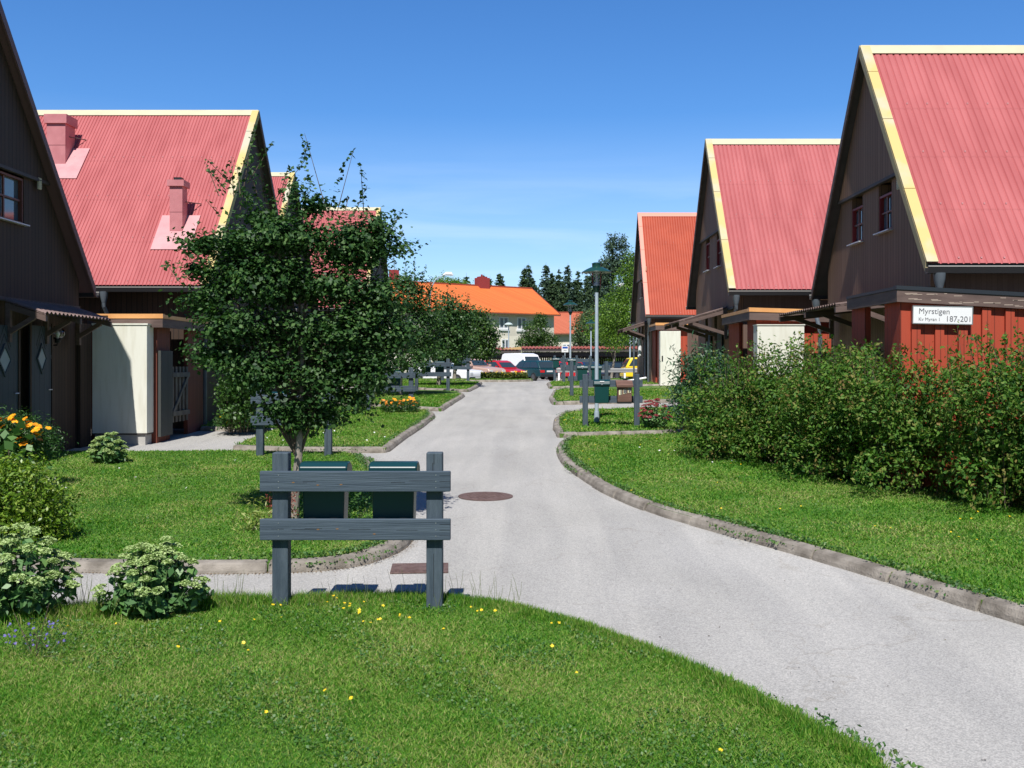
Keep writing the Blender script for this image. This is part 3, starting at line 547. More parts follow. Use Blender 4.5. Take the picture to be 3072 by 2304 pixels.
# ------------------------------------------------------------------ steep-roofed houses
def clip(poly, a, b, c):
    """keep the part of a (y,z) polygon where a*y+b*z<=c"""
    out = []
    for i in range(len(poly)):
        p = poly[i]; q = poly[(i + 1) % len(poly)]; fp = a * p[0] + b * p[1] - c; fq = a * q[0] + b * q[1] - c
        if fp <= 0: out.append(p)
        if (fp < 0 < fq) or (fq < 0 < fp): t = fp / (fp - fq); out.append((p[0] + (q[0] - p[0]) * t, p[1] + (q[1] - p[1]) * t))
    return out
def house(label, s, X, Yn, Yf, ez, rz, L, roof, trim, fascia, ridge, wallm, ledge, attic, windows=(), winm=None, gm=None, pitch=0.105, inset=0.35, over=0.14, vents=(), group='steep-roofed row houses along the lane', far_fascia=None, base=None, rows=(0.22, 0.45, 0.68)):
    Ya = (Yn + Yf) / 2; half = (Yf - Yn) / 2; sl = (rz - ez) / half; base = (g(Yn) - 0.3) if base is None else base
    off = (X, Yn, base); root = thing('row_house', label, 'house', off, 0, group)
    def B(mb, n, m, par=root, **k): return mb.build(n, m, par, off, **k)
    x = lambda d: X + s * d
    wn, wf = Yn + inset, Yf - inset
    def under(poly, gap=0.10):      # clip a polygon under both roof slopes
        poly = clip(poly, -sl, 1, ez - gap - sl * Yn); return clip(poly, sl, 1, ez - gap + sl * Yf)
    core = under([(wn, base), (wf, base), (wf, rz), (wn, rz)]); B(MB().prism(core, 'x', x(0.27), x(L)), 'wall', wallm)
    # street gable in three tiers, each one a little proud of the one below
    B(MB().prism(under([(wn, base), (wf, base), (wf, ledge), (wn, ledge)]), 'x', x(0.12), x(0.262)), 'gable_wall', gm or wallm)
    mb = MB(); ys = sorted([wn] + [q for w in windows for q in (w[0], w[1])] + [wf])
    for a, b in zip(ys[:-1], ys[1:]):
        w = [w for w in windows if abs(w[0] - a) < 1e-6]
        if w: mb.prism(under([(a, ledge), (b, ledge), (b, w[0][2]), (a, w[0][2])]), 'x', x(0.06), x(0.26))
        else: mb.prism(under([(a, ledge), (b, ledge), (b, attic), (a, attic)]), 'x', x(0.06), x(0.26))
    B(mb, 'gable_cladding', gm or wallm)
    tp = under([(wn - .2, attic + .03), (wf + .2, attic + .03), (wf + .2, rz), (wn - .2, rz)])
    B(MB().prism(tp, 'x', x(0.0), x(0.26)), 'gable_cladding', gm or wallm)
    la = under([(wn - .1, attic - 0.02), (wf + .1, attic - 0.02), (wf + .1, attic + .028), (wn - .1, attic + .028)]); lb = [(wn, ledge - 0.06), (wf, ledge - .06), (wf, ledge - .003), (wn, ledge - .003)]
    B(MB().prism(la, 'x', x(-0.015), x(0.058)).prism(lb, 'x', x(0.035), x(0.118)), 'ledge_board', fasciad)
    for (a, b, z0, z1) in windows:
        f = MB(); d0, d1 = 0.092, 0.132
        f.box(x(0.07), x(d1), a + .002, a + .035, z0 + .002, z1 - .022); f.box(x(0.07), x(d1), b - .035, b - .002, z0 + .002, z1 - .022)
        f.box(x(0.07), x(d1), a + .036, b - .036, z0 + .002, z0 + .035); f.box(x(0.07), x(d1), a + .036, b - .036, z1 - .055, z1 - .022)
        wd = B(f, 'window', winm or winred)
        m = MB(); m.box(x(d0), x(d0 + .03), (a + b) / 2 - .018, (a + b) / 2 + .018, z0 + .036, z1 - .056); zm = (z0 + z1) / 2
        m.box(x(d0 + .002), x(d0 + .028), a + .037, (a + b) / 2 - .019, zm - .014, zm + .014); m.box(x(d0 + .002), x(d0 + .028), (a + b) / 2 + .019, b - .037, zm - .014, zm + .014)
        B(m, 'glazing_bar', winbr, wd)
        B(MB().box(x(0.134), x(0.140), a + .03, b - .03, z0 + .03, z1 - .05), 'pane', panem, wd)
        B(MB().box(x(-0.02), x(0.068), a - .04, b + .04, z0 - .022, z0 - .003), 'sill', mat('sill_metal', (0.55, 0.56, 0.58), 0.4, metal=0.3), wd)
    for (yy, zz) in vents:
        m = MB().box(x(-0.012), x(0.01), yy - .05, yy + .05, zz - .09, zz + .09)
        for q in range(5): m.box(x(-.02), x(-.0125), yy - .04, yy + .04, zz - .075 + q * .034, zz - .06 + q * .034)
        B(m, 'vent', cream)
    # roof: corrugated near slope, plain far slope, soffits
    n_ = Vector((0, -sl, 1)).normalized(); x0 = -over; k = int(L / pitch); xs = []; hs = []
    for i in range(k):
        for q, h in ((0.0, 1), (0.62, 1), (0.78, 0.0), (0.86, 0.0)): xs.append(x0 + (i + q) * pitch); hs.append(h * 0.016)
    V = []; Fq = []; seg = [0.0] + list(rows) + [1.0]; m_ = len(xs); row = 0
    for r_ in range(len(seg) - 1):
        for t, lift in ((seg[r_] - (0.004 if r_ else 0), 0.002 if r_ else 0), (seg[r_ + 1], 0.0)):
            for xx, h in zip(xs, hs): V.append(Vector((x(xx), Yn + half * t, ez + (rz - ez) * t)) + n_ * (h + 0.02 + lift))
        for i in range(m_ - 1): Fq.append((row + i, row + i + 1, row + m_ + i + 1, row + m_ + i))
        row += 2 * m_
    B(MB().add(V, Fq), 'roof', roof)
    scw = MB()
    for t in (0.02, 0.24, 0.47, 0.70):
        for j in range(1, min(k, 110), 3):
            b0 = Vector((x(x0 + (j + .3) * pitch), Yn + half * t, ez + (rz - ez) * t)) + n_ * 0.046; scw.box(b0.x - .011, b0.x + .011, b0.y - .009, b0.y + .009, b0.z - .012, b0.z + .008)
    B(scw, 'screws', palepink)
    mb = MB(); e = 0.05
    mb.prism([(Yn, ez - e), (Yn, ez + .018), (Ya, rz + .018), (Ya, rz - e * 1.6)], 'x', x(x0 + .02), x(L))
    mb.prism([(Yf, ez - e), (Yf, ez + .03), (Ya + .001, rz + .03), (Ya + .001, rz - e * 1.6)], 'x', x(x0 + .02), x(L)); B(mb, 'roof_deck', fasciad if far_fascia is None else far_fascia)
    def strip(t0, t1, xa, xb, thick, lift, nf=-1):
        sg = -1 if nf < 0 else 1; nn = Vector((0, sg * sl, 1)).normalized(); pts = []
        for t in (t0, t1):
            for xx in (xa, xb):
                b0 = Vector((x(xx), Ya + sg * half * (1 - t), ez + (rz - ez) * t)); pts += [b0 + nn * lift, b0 + nn * (lift + thick)]
        return pts, [(0, 2, 3, 1), (4, 5, 7, 6), (0, 1, 5, 4), (2, 6, 7, 3), (1, 3, 7, 5), (0, 4, 6, 2)]
    w = 0.19 / math.hypot(half, rz - ez)
    m = MB().add(*strip(1 - w, 1.004, -over + .005, L, 0.012, 0.045)); m.add(*strip(1 - w, 1.004, -over + .005, L, 0.012, 0.045, 1)); B(m, 'ridge_cap', ridge)
    jn = [0.0, 0.30, 0.62, 0.86, 1.0]
    m = MB()
    for a, b in zip(jn[:-1], jn[1:]): m.add(*strip(a + .0012, b - .0012, -over - .01, -over + .15, 0.014, 0.048))
    B(m, 'verge_trim', trim)
    m = MB(); hb = 0.13
    for a, b in zip(jn[:-1], jn[1:]):
        a += .001; b -= .001
        m.prism([(Yn + half * a, ez + (rz - ez) * a - hb), (Yn + half * b, ez + (rz - ez) * b - hb), (Yn + half * b, ez + (rz - ez) * b + .055), (Yn + half * a, ez + (rz - ez) * a + .055)], 'x', x(-over - .012), x(-over + .018))
    B(m, 'verge_board', fascia)
    m = MB().prism([(Yf, ez - .12), (Ya + .002, rz - hb), (Ya + .002, rz + .05), (Yf, ez + .05)], 'x', x(-over - .014), x(-over + .016)); B(m, 'verge_board', far_fascia or brownflat)
    # gutter on the near eave (and the far one), with its brackets' edge line
    for yy, sg in ((Yn, -1), (Yf, 1)):
        g_ = MB(); prof = [(yy + sg * 0.0, ez - .045), (yy + sg * .0, ez - .125), (yy + sg * .10, ez - .125), (yy + sg * .125, ez - .04), (yy + sg * .112, ez - .04), (yy + sg * .09, ez - .112), (yy + sg * .012, ez - .112), (yy + sg * .012, ez - .045)]
        g_.prism(prof, 'x', x(-over - .02), x(L)); B(g_, 'gutter', gutterm)
        B(MB().box(x(-over - .02), x(L), yy + sg * .112, yy + sg * .128, ez - .038, ez - .024), 'gutter_lip', mat('gutter_edge', (0.42, 0.40, 0.37), 0.4))
    root['_h'] = 1; del root['_h']
    return root, off, x
def downpipe(root, off, x, yg, ez, yw, dx=0.0, zend=None, m=None):
    """funnel under the gutter, swan neck back to the wall, pipe to the ground"""
    z = ez - .12; zb = g(yw) if zend is None else zend; mb = MB()
    mb.tube([(x(dx), yg, z), (x(dx), yg, z - .10), (x(dx), yg, z - .22)], [0.085, 0.075, 0.045], 12)
    mb.tube([(x(dx), yg, z - .2), (x(dx), yg, z - .30), (x(dx + .0), yw, z - .62), (x(dx), yw, z - .75), (x(dx), yw, zb + .02)], 0.042, 12)
    return mb.build('downpipe', m or pipem, root, off, smooth=True)

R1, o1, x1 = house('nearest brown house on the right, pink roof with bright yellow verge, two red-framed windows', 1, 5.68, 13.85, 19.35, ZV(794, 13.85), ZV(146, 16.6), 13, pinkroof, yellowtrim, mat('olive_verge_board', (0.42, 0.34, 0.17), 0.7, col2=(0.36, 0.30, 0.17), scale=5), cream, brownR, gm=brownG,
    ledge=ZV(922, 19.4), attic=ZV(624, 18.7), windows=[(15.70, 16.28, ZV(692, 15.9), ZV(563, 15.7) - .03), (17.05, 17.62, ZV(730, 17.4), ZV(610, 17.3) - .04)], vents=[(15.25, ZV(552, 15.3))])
downpipe(R1, o1, x1, 13.80, ZV(794, 13.85), 14.15, 0.02); downpipe(R1, o1, x1, 19.4, ZV(794, 13.85), 19.12, -0.05)
R2_, o2, x2 = house('middle brown house on the right, pink roof, pale yellow verge and a porch canopy', 1, 4.82, 23.0, 28.9, ZV(872, 23.2), ZV(424, 26.0), 12, pinkroof, yellowtrim, mat('olive_verge_board', (0.42, 0.34, 0.17)), cream, brownR, gm=brownG,
    ledge=ZV(925, 24.3) , attic=ZV(715, 26.6), windows=[(24.95, 25.5, ZV(802, 25.4), ZV(722, 25.9) - .02), (26.45, 27.0, ZV(812, 26.7), ZV(725, 26.7) - .02)], vents=[(24.5, ZV(712, 24.6))])
downpipe(R2_, o2, x2, 22.95, ZV(872, 23.2), 23.3, 0.02)
R3, o3, x3 = house('far brown house on the right with an orange-red roof and salmon verge', 1, 5.0, 40.2, 45.9, ZV(946, 40.2), ZV(641, 43.0), 11, orangeroof, salmon, salmon, salmon, brownR, gm=brownG,
    ledge=ZV(966, 40.7), attic=ZV(835, 42.5), windows=[(41.4, 41.9, ZV(888, 41.7), ZV(838, 41.7)), (42.9, 43.4, ZV(893, 43), ZV(842, 43))], vents=[(41.3, ZV(806, 41.3)), (43.2, ZV(816, 43.2))], base=g(38) - .3, inset=.3)
downpipe(R3, o3, x3, 45.95, ZV(946, 40.2), 45.7, -.02); downpipe(R3, o3, x3, 40.15, ZV(946, 40.2), 40.4, -.02)
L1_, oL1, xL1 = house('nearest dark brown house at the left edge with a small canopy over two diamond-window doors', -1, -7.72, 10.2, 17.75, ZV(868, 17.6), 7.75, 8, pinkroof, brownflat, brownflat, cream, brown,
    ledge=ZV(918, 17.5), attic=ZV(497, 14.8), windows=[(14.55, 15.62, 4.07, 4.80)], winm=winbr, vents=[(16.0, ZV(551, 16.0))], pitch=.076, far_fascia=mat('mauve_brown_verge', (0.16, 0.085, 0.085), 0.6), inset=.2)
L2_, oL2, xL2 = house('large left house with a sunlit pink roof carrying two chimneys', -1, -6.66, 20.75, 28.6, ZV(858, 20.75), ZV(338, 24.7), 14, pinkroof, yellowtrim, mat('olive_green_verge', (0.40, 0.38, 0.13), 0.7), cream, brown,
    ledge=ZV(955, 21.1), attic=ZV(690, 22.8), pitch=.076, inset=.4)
downpipe(L2_, oL2, xL2, 20.7, ZV(858, 20.75), 21.05, 0.03); downpipe(L2_, oL2, xL2, 20.7, ZV(858, 20.75), 21.05, 2.0)
L3_, oL3, xL3 = house('third left house, its pink roof peak just showing above the tree', -1, -7.93, 30.2, 38.0, ZV(880, 30.2), ZV(522, 34.1), 10, pinkroof, yellowtrim, mat('olive_green_verge', (0.40, 0.38, 0.13)), cream, brown, ledge=3.0, attic=4.9, pitch=.076)
L4_, oL4, xL4 = house('farthest left house, pink roof seen through the tree branches', -1, -6.32, 39.2, 47.2, ZV(925, 39.5), ZV(628, 43.4), 12, pinkroof, yellowtrim, mat('olive_green_verge', (0.40, 0.38, 0.13)), cream, brown, ledge=3.3, attic=5.2, pitch=.076)

# chimneys of the second left house
def chimney(uc, vb, vt, wpx, flash, cowl):
    zz = lambda y: ZV(858, 20.75) + (ZV(338, 24.7) - ZV(858, 20.75)) / 3.925 * (y - 20.75)
    y = 21.5
    for _ in range(60): y += 0.3 * (ZV(vb, y) - zz(y)) / 1.3
    X = XU(uc, y); w = wpx * y / F; zt = ZV(vt, y); cap = 0.13 * (w / .27)
    c = MB().box(X - w / 2, X + w / 2, y, y + w * 1.15, zz(y) - .3, zt - cap).build('chimney', chimpink, L2_, oL2)
    MB().box(X - w / 2 - .045, X + w / 2 + .045, y - .045, y + w * 1.15 + .045, zt - cap, zt).build('cap', chimpink, c, oL2)
    MB().box(X - w / 2 - .004, X + w / 2 + .004, y - .004, y + .01, (zz(y) + zt) / 2 - .1, (zz(y) + zt) / 2 - .09).build('seam', mat('seam_dark', (.3, .1, .11)), c, oL2)
    if cowl: MB().box(X - .07, X + .1, y + .05, y + .22, zt, zt + .07).build('cowl', gutterm, c, oL2)
    sl = (ZV(338, 24.7) - ZV(858, 20.75)) / 3.925; n = Vector((0, -sl, 1)).normalized(); f0, f1, fx0, fx1 = flash; V = []
    for yy in (y + f0, y + f1):
        for xx in (X + fx0, X + fx1):
            b = Vector((xx, yy, zz(yy))); V += [b + n * .045, b + n * .053]
    MB().add(V, [(0, 2, 3, 1), (4, 5, 7, 6), (0, 1, 5, 4), (2, 6, 7, 3), (1, 3, 7, 5), (0, 4, 6, 2)]).build('flashing', palepink, c, oL2)
    MB().tube([(X + w / 2, y + .2, zz(y) + .75), (X + w / 2 + .22, y + .6, zz(y + .6) + .07)], .012, 6).build('stay', rust, c, oL2)
chimney(528, 705, 540, 38, (-.33, .38, -.42, .42), True)
chimney(168, 502, 343, 56, (-.30, .42, -.50, .62), False)

# ------------------------------------------------------------------ sheds with ivory cabinets in front of the houses
def shed(label, s, Xs, Yfr, Yb, Xe, ztop, base, wall, side, flash, tilt=0.0, fh=0.13, over=0.16, boards_m=None):
    """Xs = street-side wall, Xe = other end, Yfr = wall facing the camera"""
    off = (Xs, Yfr, base); t = thing('storage_shed', label, 'shed', off, 0, 'red boarded storage sheds beside the houses'); x = lambda d: Xs + s * d
    Lx = abs(Xe - Xs)
    def zt(d): return ztop - tilt * d
    V = []
    for (yy) in (Yfr, Yb):
        for d in (0, Lx): V += [(x(d), yy, base), (x(d), yy, zt(d) - fh)]
    return t, off, x, Lx, zt
def finish_shed(t, off, x, Lx, zt, s, Yfr, Yb, base, wall, flash, fh=0.13, over=0.16, gap=None, top=None, sidewall=None):
    B = lambda mb, n, m, par=t, **k: mb.build(n, m, par, off, **k)
    def slab(d0, d1, y0, y1, a, b):
        V = [(x(d), yy, zt(d) + q) for yy in (y0, y1) for d in (d0, d1) for q in (a, b)]
        return V, [(0, 2, 3, 1), (4, 5, 7, 6), (0, 1, 5, 4), (2, 6, 7, 3), (1, 3, 7, 5), (0, 4, 6, 2)]
    # front wall and far wall, side wall with an opening
    def wallbox(d0, d1, y0, y1):
        V = [(x(d), yy, q) for yy in (y0, y1) for d in (d0, d1) for q in (base, zt(d) - fh + .02)]
        return V, [(0, 2, 3, 1), (4, 5, 7, 6), (0, 1, 5, 4), (2, 6, 7, 3), (1, 3, 7, 5), (0, 4, 6, 2)]
    B(MB().add(*wallbox(0, Lx, Yfr, Yfr + .08)), 'front_wall', wall)
    sw = MB()
    if gap:
        sw.add(*wallbox(0, .08, Yfr + .082, gap[0])); sw.add(*wallbox(0, .08, gap[1], Yb))
    else: sw.add(*wallbox(0, .08, Yfr + .082, Yb))
    B(sw, 'side_wall', sidewall or wall)
    B(MB().add(*wallbox(Lx * .55, Lx * .55 + .08, Yfr + .09, Yb)), 'inner_wall', fasciad)
    m = MB()                                    # fascia boards and flashing
    m.add(*slab(-over, Lx, Yfr - over, Yfr - over + .03, -fh, 0)); m.add(*slab(-over, -over + .03, Yfr - over + .032, Yb, -fh, 0)); B(m, 'fascia', brownflat)
    B(MB().add(*slab(-over + .031, Lx, Yfr - over + .031, Yb, -.06, -.01)), 'roof', top or fasciad)
    m = MB(); m.add(*slab(-over - .01, Lx, Yfr - over - .012, Yfr - over + .10, .002, flash[1])); m.add(*slab(-over - .012, -over + .09, Yfr - over + .102, Yb, .002, flash[1] * .8)); B(m, 'flashing', flash[0])

# left shed
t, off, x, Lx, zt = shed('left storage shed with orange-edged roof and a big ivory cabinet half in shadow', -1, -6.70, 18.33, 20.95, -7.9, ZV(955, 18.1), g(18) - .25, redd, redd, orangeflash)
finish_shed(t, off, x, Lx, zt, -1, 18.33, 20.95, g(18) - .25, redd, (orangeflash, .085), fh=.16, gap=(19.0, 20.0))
cab = MB().box(-7.74, -6.76, 18.0, 18.325, ZV(1300, 18), ZV(975, 18)).build('cabinet', whitepanel, t, off, bevel=.006); MB().box(-7.745, -6.74, 17.985, 18.326, ZV(975, 18) + .001, ZV(975, 18) + .03).build('cabinet_lid', whitepanel, cab, off)
MB().box(-7.735, -6.765, 18.002, 18.32, ZV(1300, 18) - .025, ZV(1300, 18) - .002).build('cabinet_foot', fasciad, cab, off)
MB().box(-7.70, -6.80, 18.03, 18.33, g(18) - .3, ZV(1300, 18) - .03).build('plinth', conc2, t, off)
MB().box(-6.69, -6.64, 18.36, 18.98, ZV(1310, 18.4), ZV(1052, 18.5)).build('door', boards('grey_green_door', (0.045, 0.05, 0.045), (0.06, 0.065, 0.06), .1), t, off)
m = MB()
for q in range(5): m.box(-6.70, -6.675, 19.06 + q * .2, 19.15 + q * .2, g(19.5) + .22, g(19.5) + 1.28)
m.box(-6.673, -6.645, 19.03, 19.98, g(19.5) + .34, g(19.5) + .43).box(-6.673, -6.645, 19.03, 19.98, g(19.5) + 1.08, g(19.5) + 1.17)
m.add([(-6.674, 19.05, g(19.5) + .43), (-6.674, 19.16, g(19.5) + .43), (-6.674, 19.95, g(19.5) + 1.08), (-6.674, 19.84, g(19.5) + 1.08), (-6.65, 19.05, g(19.5) + .43), (-6.65, 19.16, g(19.5) + .43), (-6.65, 19.95, g(19.5) + 1.08), (-6.65, 19.84, g(19.5) + 1.08)], [(0, 1, 2, 3), (7, 6, 5, 4), (0, 4, 5, 1), (1, 5, 6, 2), (2, 6, 7, 3), (3, 7, 4, 0)])
m.build('gate', mat('weathered_grey_wood', (.10, .095, .085), .85, col2=(.16, .15, .13), scale=6), t, off)
# right sheds
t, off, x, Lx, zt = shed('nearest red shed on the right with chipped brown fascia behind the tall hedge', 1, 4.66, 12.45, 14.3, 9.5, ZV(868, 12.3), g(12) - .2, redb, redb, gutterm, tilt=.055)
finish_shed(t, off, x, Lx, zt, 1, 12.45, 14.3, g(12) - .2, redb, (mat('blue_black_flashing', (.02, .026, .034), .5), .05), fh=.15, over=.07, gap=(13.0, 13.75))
ns = MB()
for d in np.arange(.18, 4.6, .29): ns.box(x(d - .055), x(d + .055), 12.41, 12.447, g(12), zt(d) - .165)
ns.build('batten', redb, t, off)
rs = random.Random(5); cp = MB()
for i in range(46):
    d = rs.uniform(-.1, 2.6); zz = zt(d) - rs.choice([.03, .04, .11, .12]) + rs.uniform(-.015, .01); w = rs.uniform(.02, .16); h = rs.uniform(.003, .008)
    cp.box(x(d), x(d + w), 12.45 - .07 - .0025, 12.45 - .07 - .0005, zz - .055 * w, zz + h - .02 * w)
cp.build('paint_chips', mat('bare_wood_chip', (.42, .33, .27), .9), t, off)
sg = thing('street_name_sign', 'white street name sign reading Myrstigen 187-201 on red shed boards', 'street sign', (XU(2739, 12.375), 12.372, ZV(969, 12.375)))
sg.rotation_euler = (0, R(1.1), 0); wS, hS = 176 * 12.38 / F, 50 * 12.38 / F
MB().box(0, wS, -.006, .02, 0, hS).build('plate', whitem, sg, bevel=.002)
fr = MB().box(-.008, wS + .008, -.009, .022, -.01, -.0008).box(-.008, wS + .008, -.009, .022, hS + .0008, hS + .01).box(-.01, -.0008, -.009, .022, -.0006, hS + .0006).box(wS + .0008, wS + .01, -.009, .022, -.0006, hS + .0006); fr.build('frame', mat('alu_frame', (.35, .37, .36), .4, metal=.5), sg)
text_mesh('lettering', 'Myrstigen', .098, signink, sg, (wS * .085, -.0075, hS * .57), (R(90), 0, 0), .001, .0)
text_mesh('lettering', 'Kv Myran 1', .058, signink, sg, (wS * .085, -.0075, hS * .15), (R(90), 0, 0), .001, .0)
text_mesh('lettering', '187-201', .098, signink, sg, (wS * .545, -.0075, hS * .13), (R(90), 0, 0), .001, .0)

t, off, x, Lx, zt = shed('middle red shed on the right with an orange roof edge and ivory cabinet', 1, 4.66, 20.25, 22.9, 6.2, ZV(936, 20.1), g(20) - .2, redb, redb, orangeflash, tilt=.03)
finish_shed(t, off, x, Lx, zt, 1, 20.25, 22.9, g(20) - .2, redb, (orangeflash, .085), fh=.16, gap=(21.0, 21.8))
cab = MB().box(XU(2272, 19.9), XU(2413, 19.9), 19.9, 20.245, g(20) + .12, ZV(976, 19.9)).build('cabinet', whitepanel, t, off, bevel=.006); MB().box(XU(2270, 19.9), XU(2415, 19.9), 19.885, 20.246, ZV(976, 19.9) + .001, ZV(976, 19.9) + .02).build('cabinet_lid', whitepanel, cab, off)
t, off, x, Lx, zt = shed('small far red shed with a narrow ivory cabinet beside the orange roofed house', 1, XU(1978, 38.3), 38.3, 40.4, XU(2062, 38.3), ZV(976, 38.1), g(38) - .2, redb, redb, orangeflash)
finish_shed(t, off, x, Lx, zt, 1, 38.3, 40.4, g(38) - .2, redb, (orangeflash, .10), fh=.17, gap=(38.9, 39.4))
cab = MB().box(XU(1981, 37.9), XU(2042, 37.9), 37.9, 38.29, g(38) - .02, ZV(993, 37.9)).build('cabinet', whitepanel, t, off, bevel=.006); MB().box(XU(1985, 37.9), XU(1989, 37.9), 37.88, 37.899, g(38) + .9, g(38) + 1.1).build('cabinet_handle', gutterm, cab, off)

# ------------------------------------------------------------------ canopies, doors, wall lamps
def canopy(root, off, s, Xw, y0, y1, proj, zw, zo, m, bracket=True):
    sl = (zw - zo) / proj; par = None; mb = MB(); n = int((y1 - y0) / .13); ys = []
    for i in range(n):
        for q, h in ((0, 0), (.25, 1), (.5, 1), (.75, 0)): ys.append((y0 + (i + q) * (y1 - y0) / n, h * .028))
    V = []; Fq = []
    for d, z in ((0, zw), (proj, zo)):
        for yy, h in ys: V.append((Xw - s * d, yy, z + h + .03))
    k = len(ys); Fq = [(i, i + 1, k + i + 1, k + i) for i in range(k - 1)]
    par = MB().add(V, Fq).add([(v[0], v[1], v[2] - .02) for v in V], Fq).build('canopy', m, root, off)
    b = MB()
    for yy in (y0 + .03, (y0 + y1) / 2, y1 - .03):
        b.prism([(Xw, zw - .10), (Xw, zw - .01), (Xw - s * proj, zo - .0), (Xw - s * proj, zo - .09)], 'y', yy - .03, yy + .03)
        if bracket: b.prism([(Xw, zo - .32), (Xw, zo - .24), (Xw - s * proj * .72, zo + .02), (Xw - s * proj * .72, zo - .06)], 'y', yy - .028, yy + .028); b.box(Xw - s * .001, Xw - s * .07, yy - .035, yy + .035, zo - .4, zw - .02)
    for d in (.25, .9): b.box(Xw - s * proj * d - .03, Xw - s * proj * d + .03, y0 + .0, y1, zw - (zw - zo) * d + .002, zw - (zw - zo) * d + .028)
    b.build('canopy_frame', brownflat, par, off); return par
def globe_lamp(label, x, y, z, s, r=.12, ext=.25):
    t = thing('globe_wall_lamp', label, 'wall lamp', (x + s * ext, y, z - .2), 0, 'clear globe lamps by the doors')
    MB().box(-.03 if s > 0 else 0, .0 if s > 0 else .03, -.05, .05, -.09, .09).build('wall_plate', black, t)
    MB().tube([(0, 0, 0), (-s * ext, 0, 0), (-s * ext, 0, .05)], .014, 8).lathe([(.045, .04), (.05, .085), (.03, .09)], 16, (-s * ext, 0, 0)).build('arm', black, t)
    MB().lathe([(r * math.sin(a), .2 - r * math.cos(a)) for a in np.linspace(.35, math.pi, 14)], 24, (-s * ext, 0, 0)).build('globe', glassmat(), t, smooth=True)
    MB().lathe([(.012, .09), (.016, .12), (.035, .17), (.035, .2), (.015, .235), (.001, .237)], 14, (-s * ext, 0, 0)).build('bulb', whitem, t, smooth=True)
    return t
def door(root, off, s, Xw, y0, y1, z0, z1, diamond=True):
    m = MB().box(Xw, Xw - s * .035, y0, y1, z0, z1); d = m.build('door', doorm, root, off); yc = (y0 + y1) / 2
    MB().box(Xw - s * .036, Xw - s * .05, y0 - .05, y0 - .001, z0, z1 + .05).box(Xw - s * .036, Xw - s * .05, y1 + .001, y1 + .05, z0, z1 + .05).build('door_frame', brown, d, off)
    if diamond:
        zc = z0 + 1.5; a, b = .085 * (y1 - y0) / .67 * 1.6, .19
        MB().prism([(yc, zc - b), (yc + a, zc), (yc, zc + b), (yc - a, zc)], 'x', Xw - s * .036, Xw - s * .042).build('door_window', curtain, d, off)
        A_, B_ = a + .03, b + .06; fr = MB()
        pts = [(yc, zc - B_), (yc + A_, zc), (yc, zc + B_), (yc - A_, zc)]; pi = [(yc, zc - b - .002), (yc + a + .002, zc), (yc, zc + b + .002), (yc - a - .002, zc)]
        for i in range(4): fr.prism([pts[i], pts[(i + 1) % 4], pi[(i + 1) % 4], pi[i]], 'x', Xw - s * .036, Xw - s * .055)
        fr.build('window_trim', doorm, d, off)
        gv = MB()
        for q in range(1, 5):
            for sg_ in (-1, 1):
                e = q * .06; p0 = (yc, zc + B_ + e * 2.2); p1 = (yc + sg_ * (A_ + e * .9), zc + .0); f_ = .62
                a0 = p0; a1 = (p0[0] + (p1[0] - p0[0]) * f_, p0[1] + (p1[1] - p0[1]) * f_)
                if a0[1] < z1: gv.prism([a0, (a0[0], a0[1] + .014), (a1[0], a1[1] + .014), a1], 'x', Xw - s * .0355, Xw - s * .038)
        gv.build('groove', checkm, d, off)
    MB().tube([(Xw - s * .04, y1 - .06, z0 + 1.0), (Xw - s * .08, y1 - .06, z0 + 1.0), (Xw - s * .08, y1 - .17, z0 + 1.0)], .009, 6).build('door_handle', nailm, d, off)
    return d
Xw = -7.72 - .12
MB().box(-7.90, -7.755, 17.56, 17.99, g(17) - .3, 2.62).build('wing_wall', brown, L1_, oL1)
canopy(L1_, oL1, -1, -7.72, 14.95, 17.35, .60, ZV(905, 14.93), ZV(957, 16.2), mat('brown_corrugated_sheet', (.17, .115, .10), .7, col2=(.22, .15, .135), scale=3))
door(L1_, oL1, -1, -7.60 - .12, 15.66, 16.32, g(16) + .02, ZV(978, 16)); door(L1_, oL1, -1, -7.72, 14.45, 15.25, g(15) + .02, ZV(978, 15.2))
globe_lamp('clear globe lamp on the dark wall of the nearest left house', -7.72, 16.62, ZV(1035, 16.6) + .2, -1, ext=.22)
globe_lamp('clear globe lamp cut by the left edge of the photo', -7.72, 14.25, ZV(1010, 14.3) + .1, -1, ext=.3)
p_ = MB().box(-7.715, -7.705, 16.29, 16.37, ZV(1077, 16.3), ZV(1064, 16.3)).build('house_number_plate', whitem, L1_, oL1)
MB().box(-7.704, -7.702, 16.31, 16.35, ZV(1075, 16.3), ZV(1066, 16.3)).build('number', inkm, p_, oL1)
# potted plant standing inside the upper window of the near left house
canopy(R2_, o2, 1, 4.82 + .03, 24.0, 26.6, 1.15, ZV(926, 24.1), ZV(969, 24.3), brownflat)
door(R2_, o2, 1, 4.93, 24.9, 25.6, g(25), g(25) + 2.0, False); door(R2_, o2, 1, 4.93, 26.4, 27.1, g(25), g(25) + 2.0, False)
globe_lamp('larger clear globe lamp under the porch canopy of the middle right house', 4.94, 24.35, ZV(1000, 24.3) + .05, 1, r=.13, ext=.3)
globe_lamp('smaller clear globe lamp farther in under the same porch canopy', 4.94, 26.9, ZV(1012, 26.9) + .05, 1, r=.125, ext=.42)
canopy(R3, o3, 1, 5.03, 41.3, 43.6, .98, ZV(967, 41.6), ZV(991, 41.8), brownflat)
door(R3, o3, 1, 5.11, 42.0, 42.7, g(42), g(42) + 1.95, False)
globe_lamp('tiny globe lamp beside the door of the orange roofed house', 5.12, 41.4, ZV(1008, 41.4) + .05, 1, r=.12, ext=.28)
